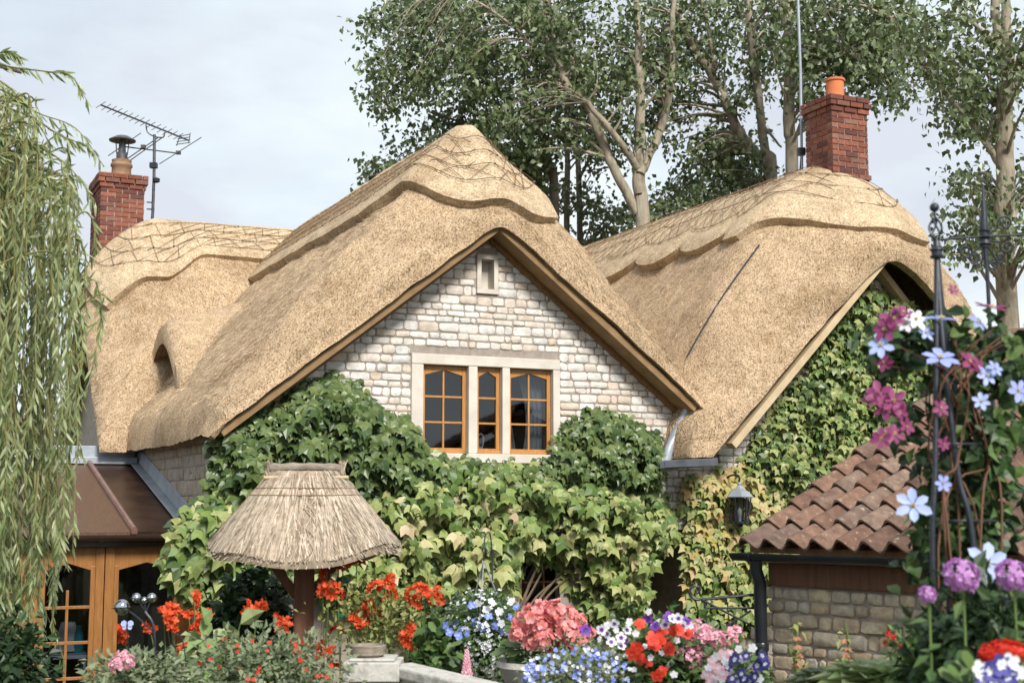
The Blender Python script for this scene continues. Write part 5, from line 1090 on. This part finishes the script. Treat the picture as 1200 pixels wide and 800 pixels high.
cp_ = [(612, 728), (622, 718), (637, 714), (652, 716), (667, 720), (679, 728), (684, 740), (607, 740), (620, 742), (634, 732), (650, 733), (665, 738), (640, 748), (655, 752), (671, 755), (626, 752), (652, 762), (662, 748), (645, 724), (676, 748)]
blooms(ge, 'coral', cp_, gY - .2, .92, 'flower_head', .25, .1, np.array([0, -.7, .6])); stemsto(ge, cp_, gY - .1, gc - Z * .1, r=.004)
# lobelia and petunia beds
lo_ = plant('lobelia', 'blue and white lobelia cushion in front of the coral geranium', 'flower', (610, 752, 742, 850), 6.4, 3000, .028, 'greygreen', dy=.3); kl = k_(6.4)
for cm, n in (('bluep', 80), ('pblue', 50), ('whitep', 50)):
    mb = MB()
    for _ in range(n):
        x = rnd.uniform(612, 738); y = rnd.uniform(757 + abs(x - 676) ** 2 / 180, 806); star(mb, at(x, y, 6.4 - .29 + rnd.uniform(-.05, .05)), (rnd.uniform(-.5, .5), -1, rnd.uniform(0, .8)), 5, rnd.uniform(.006, .0115), .25, RPET, .2)
    o_ = build({'bluep': 'blue_blossoms', 'pblue': 'pale_blossoms', 'whitep': 'white_blossoms'}[cm], mb, M[cm], lo_); o_['kind'] = 'stuff'
pe = plant('petunia', 'mixed bed of red, white and violet petunias right of the lobelia', 'flower', (690, 722, 860, 850), 6.7, 2400, .055, 'bush', dy=.3)
blooms(pe, 'redt', [(750, 731), (768, 746), (776, 744), (790, 739), (796, 737), (750, 771), (757, 776), (771, 791), (776, 786), (747, 758), (766, 757), (765, 748), (806, 742), (785, 760), (742, 765), (774, 752)], 6.35, .92, 'flower', .35)
blooms(pe, 'viot', [(728, 747), (769, 730), (788, 725), (795, 724), (705, 737), (712, 742), (720, 730), (780, 732), (735, 738), (716, 752), (800, 733), (728, 757)], 6.35, .75, 'flower', .35)
blooms(pe, 'viot2', [(686, 738), (731, 749), (768, 733), (784, 723), (803, 728), (760, 724)], 6.33, .75, 'flower', .35)
blooms(pe, 'wht', [(712, 732), (722, 738), (738, 728), (745, 742), (702, 748), (756, 757), (733, 768), (775, 765), (793, 750), (760, 716), (810, 733), (743, 784), (763, 770), (785, 778), (790, 790), (718, 764)], 6.35, .62, 'flower', .4)
pk = plant('geranium', 'pink geranium mound left of the black downpipe', 'flower', (795, 728, 862, 840), 6.9, 500, .06, 'bush', RPET, dy=.25); blooms(pk, 'pinkh', [(806, 742), (818, 736), (829, 743), (838, 750), (846, 760), (822, 752), (812, 758), (835, 764), (826, 768), (858, 742), (850, 748), (806, 768), (818, 774), (842, 772)], 6.62, 1.0, 'flower_head', .3)
pa = plant('pansy', 'bed of white and deep blue pansies at the foot of the downpipe', 'flower', (822, 752, 905, 850), 6.3, 900, .04, 'bush', dy=.22)
blooms(pa, 'wht', [(866, 760), (882, 759), (838, 768), (850, 775), (870, 772), (856, 786), (845, 795), (830, 782), (878, 780), (836, 796), (862, 796), (890, 795)], 6.03, .75, 'flower', .35)
blooms(pa, 'indt', [(860, 772), (874, 768), (887, 779), (884, 792), (868, 789), (878, 797), (852, 781), (897, 778), (893, 768), (872, 795), (858, 795)], 6.02, .8, 'flower', .35)
blooms(pa, 'pint', [(834, 774), (842, 783), (828, 790), (848, 768), (838, 788), (855, 765), (832, 799), (846, 789)], 6.02, .9, 'flower', .35)
b = at(868, 770, 10.5); cy = thing('cordyline', 'dark bronze spiky leaved plant behind the pink geraniums', 'plant', (b[0], 10.5, gz(10.5)))
build('leaves', blades(MB(), (b[0], 10.5, gz(10.5) + .9), 90, .75, .75, .022, 1.3), mat('bronze_leaf', [(.04, .025, .02), (.09, .055, .04)], rough=.4, bump=0), cy, smooth=False); mb = MB(); mb.tube([(b[0], 10.5, gz(10.5) - .05), (b[0], 10.5, gz(10.5) + .95)], [.06, .05], 9); build('stem', mb, M['vine'], cy)
iy = 10.0; ib = thing('iron_trellis', 'black iron rods with a curled end beside the dark bronze plant', 'ironwork', (at(850, 760, iy)[0], iy, gz(iy)))
def spiral(c, r0, turns, a0, Y, dr=1, n=36, rmin=.12):
    t = np.linspace(0, 1, n); r_ = r0 * (1 - (1 - rmin) * t); a = a0 + dr * turns * 2 * math.pi * t; return [at(c[0] + rr * math.cos(q), c[1] + rr * math.sin(q), Y) for rr, q in zip(r_, a)]
mb = MB(); mb.tube([at(896, 695, iy), at(824, 702, iy)] + spiral((816, 692), 11, 1.1, .9, iy), .010, 6); build('scroll_rod', mb, M['iron'], ib)
for a, b in (((822, 702), (892, 738)), ((838, 742), (880, 715)), ((826, 712), (896, 712))):
    mb = MB(); mb.tube([at(*a, iy), at(*b, iy)], .008, 5); build('rod', mb, M['iron'], ib)
mb = MB(); mb.tube([at(826, 705, iy), np.array([at(826, 705, iy)[0], iy, gz(iy)])], .010, 6); build('leg', mb, M['iron'], ib)
# stems before the outbuilding wall
for pts, lb in ((((934, 745), (935, 755), (937, 765), (934, 775)), 'thin foxglove spire with faded orange bells left before the outbuilding wall'), (((990, 748), (994, 757), (991, 765), (996, 772)), 'leaning foxglove spire with orange pink bells at the middle of the outbuilding wall')):
    Y = 6.8; rt_ = thing('foxglove', lb, 'flower', (at(pts[0][0] + 6, 800, Y)[0], Y, gz(Y)), 'faded foxgloves by the outbuilding')
    mb = MB(); mb.tube(cat_rom([(at(pts[0][0] + 8, 800, Y)[0], Y, gz(Y)), at(pts[-1][0], 790, Y), at(pts[0][0] + 1, pts[0][1] - 18, Y)], 6), .005, 5); build('stems', mb, M['stem'], rt_)
    mb = MB()
    for x, y in pts:
        for sg in (-1, 1): p = at(x, y, Y); mb.leaves([p] * 4, [np.array([sg * .6 + rnd.uniform(-.3, .3), rnd.uniform(-.5, .1), -.8]) for _ in range(4)], (0, -1, .3), .028, *PETAL)
    build('flower_bells', mb, petal('faded_orange', [(.38, .13, .07), (.48, .22, .13)]) if 'faded_orange' not in bpy.data.materials else bpy.data.materials['faded_orange'], rt_)
    mb = MB(); P = np.array([at(pts[0][0] + rnd.uniform(-5, 8), rnd.uniform(pts[0][1] - 18, 800), Y) for _ in range(30)]); mb.leaves(P, RG.normal(size=P.shape) + np.array([0, 0, .2]), (0, -.5, 1), RG.uniform(.03, .06, 30), *LEAF); build('leaves', mb, M['seed'], rt_, smooth=False)
ro = plant('rose', 'small dark red rose spray against the outbuilding wall', 'flower', (1030, 728, 1085, 800), 6.6, 70, .05, 'bush', LEAF, .12); blooms(ro, 'ger', [(1044, 744), (1040, 752), (1052, 757)], 6.45, .45, 'flower_head'); 
b = at(1000, 800, 5.2)
for i, (x, Y, lb) in enumerate(((985, 5.3, 'pale green rosette of pointed leaves at the bottom, left of its pair'), (1040, 5.0, 'larger pale green rosette of pointed leaves below the rose spray'))):
    p = at(x, 800, Y); rt_ = thing('rosette_plant', lb, 'plant', (p[0], Y, gz(Y))); c = at(x, 806, Y); mb = MB(); mb.tube([(p[0], Y, gz(Y)), c], .02, 6); build('stem', mb, M['stem'], rt_)
    mb = MB()
    for k in range(60): a = k * 2.4; f = k / 60; d = np.array([math.cos(a), math.sin(a), .1 + 1.0 * (1 - f)]); mb.leaves([c], [d], [np.array([-d[0] * .5, -d[1] * .5, 1])], (.09 + .16 * f) * (1.25 if i else 1), *BROAD)
    build('leaves', mb, M['hosta'] if i else M['greygreen'], rt_, smooth=False)

# ------------------------------------------------------------------ obelisk with clematis, right foreground
qY = 4.5; kq = k_(qY)
def q(x, y, dy=0): return at(x, y, qY + dy)
ob = thing('obelisk', 'black iron plant obelisk with ball finial in the right foreground', 'obelisk', (q(1130, 700)[0], qY, gz(qY)))
mb = MB(); mb.lathe(q(1095, 243), [(5.6 * kq * math.sin(a), -5.6 * kq * math.cos(a)) for a in np.linspace(0, math.pi, 14)], 20, cap=False); mb.tube([q(1095, 247), q(1096, 256)], [.0045, .004], 8); build('ball_finial', mb, M['iron'], ob)
for k in range(4):
    a = k * math.pi / 2 + .5; mb = MB(); cs = [q(1095.5, 254) + 0 * Z]
    for f in np.linspace(.05, 1, 14): w_ = 7.5 * kq * math.sin(math.pi * f) ** .8; th_ = a + f * 2.2; cs.append(q(1095.5 + 1.5 * f, 254 + 30 * f) + np.array([w_ * math.cos(th_), w_ * math.sin(th_), 0]))
    mb.tube(cs, .0035, 6); build('cage_bar', mb, M['iron'], ob)
mb = MB(); c = q(1098, 296); mb.lathe(c, [(.012, -.02), (.022, -.018), (.024, -.012), (.018, -.008), (.018, .004), (.024, .008), (.022, .014), (.014, .018), (.012, .032), (.006, .045)], 16); build('collar', mb, M['iron'], ob)
ft = [(1094, 700, -.12), (1112, 700, .13), (1146, 700, -.13), (1178, 700, .10)]
for x, y, dy in ft:
    mb = MB(); mb.tube(cat_rom([q(1098, 302), q(1098 + (x - 1098) * .14, 400, dy * .4), q(1098 + (x - 1098) * .5, 550, dy * .8), q(x, y, dy), np.array([q(x, 700, dy)[0], qY + dy, gz(qY) - .1])], 8), .0098, 8); build('leg', mb, M['iron'], ob)
for y, hw_, cx in ((520, 26, 1122), (610, 38, 1130)):
    mb = MB(); mb.tube([q(cx + hw_ * math.cos(a), y, .12 * math.sin(a)) for a in np.linspace(0, 2 * math.pi, 25)], .004, 6); build('hoop', mb, M['iron'], ob)
cl = thing('clematis', 'clematis with blue and magenta flowers climbing the iron obelisk', 'climbing plant', (q(1125, 700)[0], qY - .1, gz(qY)))
mb = MB()
for k in range(14):
    P = [np.array([q(rnd.uniform(1100, 1170), 700)[0], qY + rnd.uniform(-.15, .1), gz(qY)]), q(rnd.uniform(1090, 1175), 640, rnd.uniform(-.15, .15)), q(rnd.uniform(1090, 1160), 540, rnd.uniform(-.15, .15)), q(rnd.uniform(1085, 1140), 450, rnd.uniform(-.12, .1)), q(rnd.uniform(1040, 1185), rnd.uniform(370, 440), rnd.uniform(-.15, .1))]; mb.tube(cat_rom(P, 6), np.linspace(.005, .002, 25), 5)
build('vine_stems', mb, M['brownpost'], cl)
mb = MB(); md = MB()
for (cx, cy, rx, ry, n) in ((1065, 410, 45, 26, 170), (1060, 385, 26, 14, 40), (1135, 430, 40, 44, 95), (1165, 395, 34, 26, 77), (1180, 440, 26, 40, 62), (1120, 490, 40, 40, 115), (1160, 510, 36, 50, 140), (1130, 570, 46, 50, 190), (1165, 620, 34, 40, 130), (1105, 640, 34, 40, 200), (1090, 545, 26, 26, 40), (1060, 500, 20, 20, 22)):
    m = n; P = np.array([q(cx + rx * rnd.gauss(0, .55), cy + ry * rnd.gauss(0, .55), rnd.uniform(-.02, .26)) for _ in range(m)]); h_ = int(m * .55)
    tp = RG.normal(size=(m, 3)) * .7 + np.array([0, -.2, -.45]); nr = RG.normal(size=(m, 3)) * .6 + np.array([0, -.5, .8]); sz = RG.uniform(.04, .078, m)
    mb.leaves(P[:h_], tp[:h_], nr[:h_], sz[:h_], *BROAD); md.leaves(P[h_:], tp[h_:], nr[h_:], sz[h_:], *BROAD)
build('foliage', mb, M['bushdark'], cl, smooth=False); build('light_foliage', md, M['bush'], cl, smooth=False)
def clem(kind, x, y, d, s=1.0, dy=-.2): place('flower', F[kind], face_mat(q(x, y, dy), d, s, rnd.uniform(0, 6)), cl)
for kind, x, y, d, s in (('lavc', 1103, 374, (.1, -.25, 1), 1.0), ('lavc', 1102, 420, (.0, -.6, .85), 1.05), ('lavc', 1145, 378, (.5, -.6, .5), .6), ('pbc', 1070, 592, (-.2, -1, .3), .95), ('whc', 1073, 374, (.2, -.8, .4), .7), ('whc', 1062, 380, (-.3, -.7, .5), .55), ('pbc', 1032, 405, (-.4, -.8, .4), .75), ('pbc', 1085, 390, (.3, -.8, .5), .5), ('pbc', 1156, 440, (.3, -.9, .2), .6), ('lavc', 1193, 458, (.3, -.9, .2), .7), ('pbc', 1150, 470, (-.2, -1, .2), .5), ('lavc', 1105, 566, (.1, -1, .1), .5), ('pbc', 1157, 660, (.1, -1, .35), 1.15), ('lavc', 1166, 432, (.3, -.8, .4), .5),
    ('magc', 1047, 374, (-.3, -.7, .5), .75), ('magc', 1037, 386, (-.6, -.7, .2), .75), ('magc', 1058, 366, (.2, -.6, .7), .6), ('magc', 1162, 361, (.1, -.3, 1), .95), ('magc', 1136, 424, (.4, -.7, .4), .7), ('magc', 1146, 430, (.5, -.6, .2), .55), ('magc', 1036, 424, (-.3, -.8, -.1), .5), ('magc', 1030, 462, (-.2, -.8, .3), .75), ('magc', 1046, 470, (.2, -.9, .2), .8), ('magc', 1038, 478, (0, -.9, -.2), .7), ('magc', 1022, 466, (-.6, -.7, .2), .55), ('magc', 1055, 483, (.4, -.8, -.2), .5), ('magc', 1048, 508, (.2, -.9, .2), .6), ('magc', 1033, 514, (-.4, -.8, .1), .6), ('magc', 1062, 500, (.4, -.8, .2), .5), ('magc', 1117, 340, (.2, -.8, .2), .35), ('magc', 1102, 478, (.2, -.9, .2), .5), ('magc', 1106, 520, (.2, -.9, 0), .4)): clem(kind, x, y, np.array(d, float), s)
# iron scroll bracket post behind the obelisk
sY = 6.0; sp_ = thing('scroll_bracket', 'black wrought iron post with cross arm and scrolls before the thick trunk', 'ironwork', (at(1160, 600, sY)[0], sY, gz(sY)))
mb = MB(); mb.tube([np.array([at(1164, 600, sY)[0], sY, gz(sY)]), at(1162, 420, sY), at(1157, 320, sY), at(1154, 284, sY)], .009, 8); build('post', mb, M['iron'], sp_)
mb = MB(); mb.tube([at(1154, 290, sY), at(1153, 270, sY), at(1153, 250, sY), at(1152, 217, sY)], [.016, .022, .013, .003], 10); build('spike', mb, M['iron'], sp_)
mb = MB(); mb.lathe(at(1154, 278, sY), [(.012, -.04), (.026, -.03), (.018, -.012), (.028, 0), (.018, .012), (.026, .03), (.012, .04)], 14); build('knop', mb, M['iron'], sp_)
for a, b in (((1154, 277), (1099, 281)), ((1154, 277), (1236, 274))): mb = MB(); mb.tube([at(*a, sY), at(*b, sY)], .005, 6); build('arm', mb, M['iron'], sp_)
for c, r_, tn, a0, dr in (((1132, 294), 9, 1.4, 0.2, 1), ((1143, 303), 9, 1.5, -.6, 1), ((1178, 262), 10, 1.4, 2.6, 1), ((1180, 288), 9, 1.4, -2.6, -1), ((1164, 310), 6, 1.3, 3.0, -1), ((1172, 302), 6, 1.3, 2.0, -1)):
    mb = MB(); mb.tube([at(1155, 280 + (c[1] - 280) * .2, sY)] + spiral(c, r_, tn, a0, sY, dr), .0045, 6); build('scroll', mb, M['iron'], sp_)
# dark planting, phlox, geranium and pansies in the corner
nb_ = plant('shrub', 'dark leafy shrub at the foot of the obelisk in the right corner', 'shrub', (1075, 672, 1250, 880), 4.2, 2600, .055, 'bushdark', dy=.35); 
nb2 = plant('shrub', 'mid green leafy plant at the lower right before the outbuilding', 'shrub', (1050, 715, 1150, 880), 4.3, 800, .05, 'bush', dy=.3)
for pts, s, lb in (([(1127, 674)], 1.0, 'round purple phlox head left of the pale blue clematis flower'), ([(1187, 674)], .95, 'purple phlox head at the right edge by the pale blue flower'), ([(1087, 696)], .5, 'smallest purple phlox head, low on the left of the shrub')):
    p = at(*pts[0], 3.85); rt_ = thing('phlox', lb, 'flower', (p[0], 3.85, gz(3.85)), 'purple phlox in the right corner'); mb = MB(); mb.tube(cat_rom([(p[0], 3.85, gz(3.85)), (p + np.array([.01, .02, p[2] * 0 - .15])), p], 5), .004, 5); build('stem', mb, M['stem'], rt_); place('flower_head', F['phlox'], face_mat(p, (0, -.75, .65), s), rt_)
    mb = MB(); P = np.array([p - Z * rnd.uniform(.05, .4) for _ in range(14)]); mb.leaves(P, RG.normal(size=P.shape), (0, -.4, 1), .06, *LEAF); build('leaves', mb, M['bush'], rt_, smooth=False)
p = at(1176, 764, 3.6); rg_ = thing('geranium', 'bright red geranium head at the bottom right corner', 'flower', (p[0], 3.6, gz(3.6))); mb = MB(); mb.tube([(p[0], 3.6, gz(3.6)), p], .004, 5); build('stem', mb, M['stem'], rg_)
for dx, dy_ in ((-14, 2), (0, -2), (14, 1), (-6, 4), (8, 3)): place('flower_head', F['ger'], face_mat(at(1176 + dx, 764 + dy_, 3.6), (dx * .02, -.7, .8), .72), rg_)
mb = MB(); d = unit(60); mb.leaves(p - Z * .13 + d * np.array([.14, .1, .1]), d + np.array([0, 0, .2]), d * .3 + np.array([0, -.5, 1]), .06, *RPET); build('leaves', mb, M['bush'], rg_, smooth=False)
pn = thing('pansy', 'white and near black pansies below the red geranium', 'flower', (at(1165, 790, 3.5)[0], 3.5, gz(3.5)))
for kind, x, y, s in (('indt', 1172, 779, 1.0), ('indt', 1160, 786, .9), ('wht', 1148, 784, .9), ('wht', 1184, 776, .9), ('indt', 1180, 792, .9), ('wht', 1160, 797, .8), ('indt', 1150, 794, .7), ('wht', 1192, 787, .8)): place('flower', F[kind], face_mat(at(x, y, 3.45), (rnd.uniform(-.3, .3), -1, .2), s), pn)
mb = MB(); P = np.array([at(rnd.uniform(1135, 1200), rnd.uniform(775, 840), 3.55) for _ in range(90)]); mb.leaves(P, RG.normal(size=P.shape), (0, -.6, 1), .04, *LEAF); build('leaves', mb, M['bush'], pn, smooth=False); mb = MB(); mb.tube([(at(1165, 790, 3.5)[0], 3.5, gz(3.5)), at(1165, 800, 3.5)], .006, 5); build('stem', mb, M['stem'], pn)
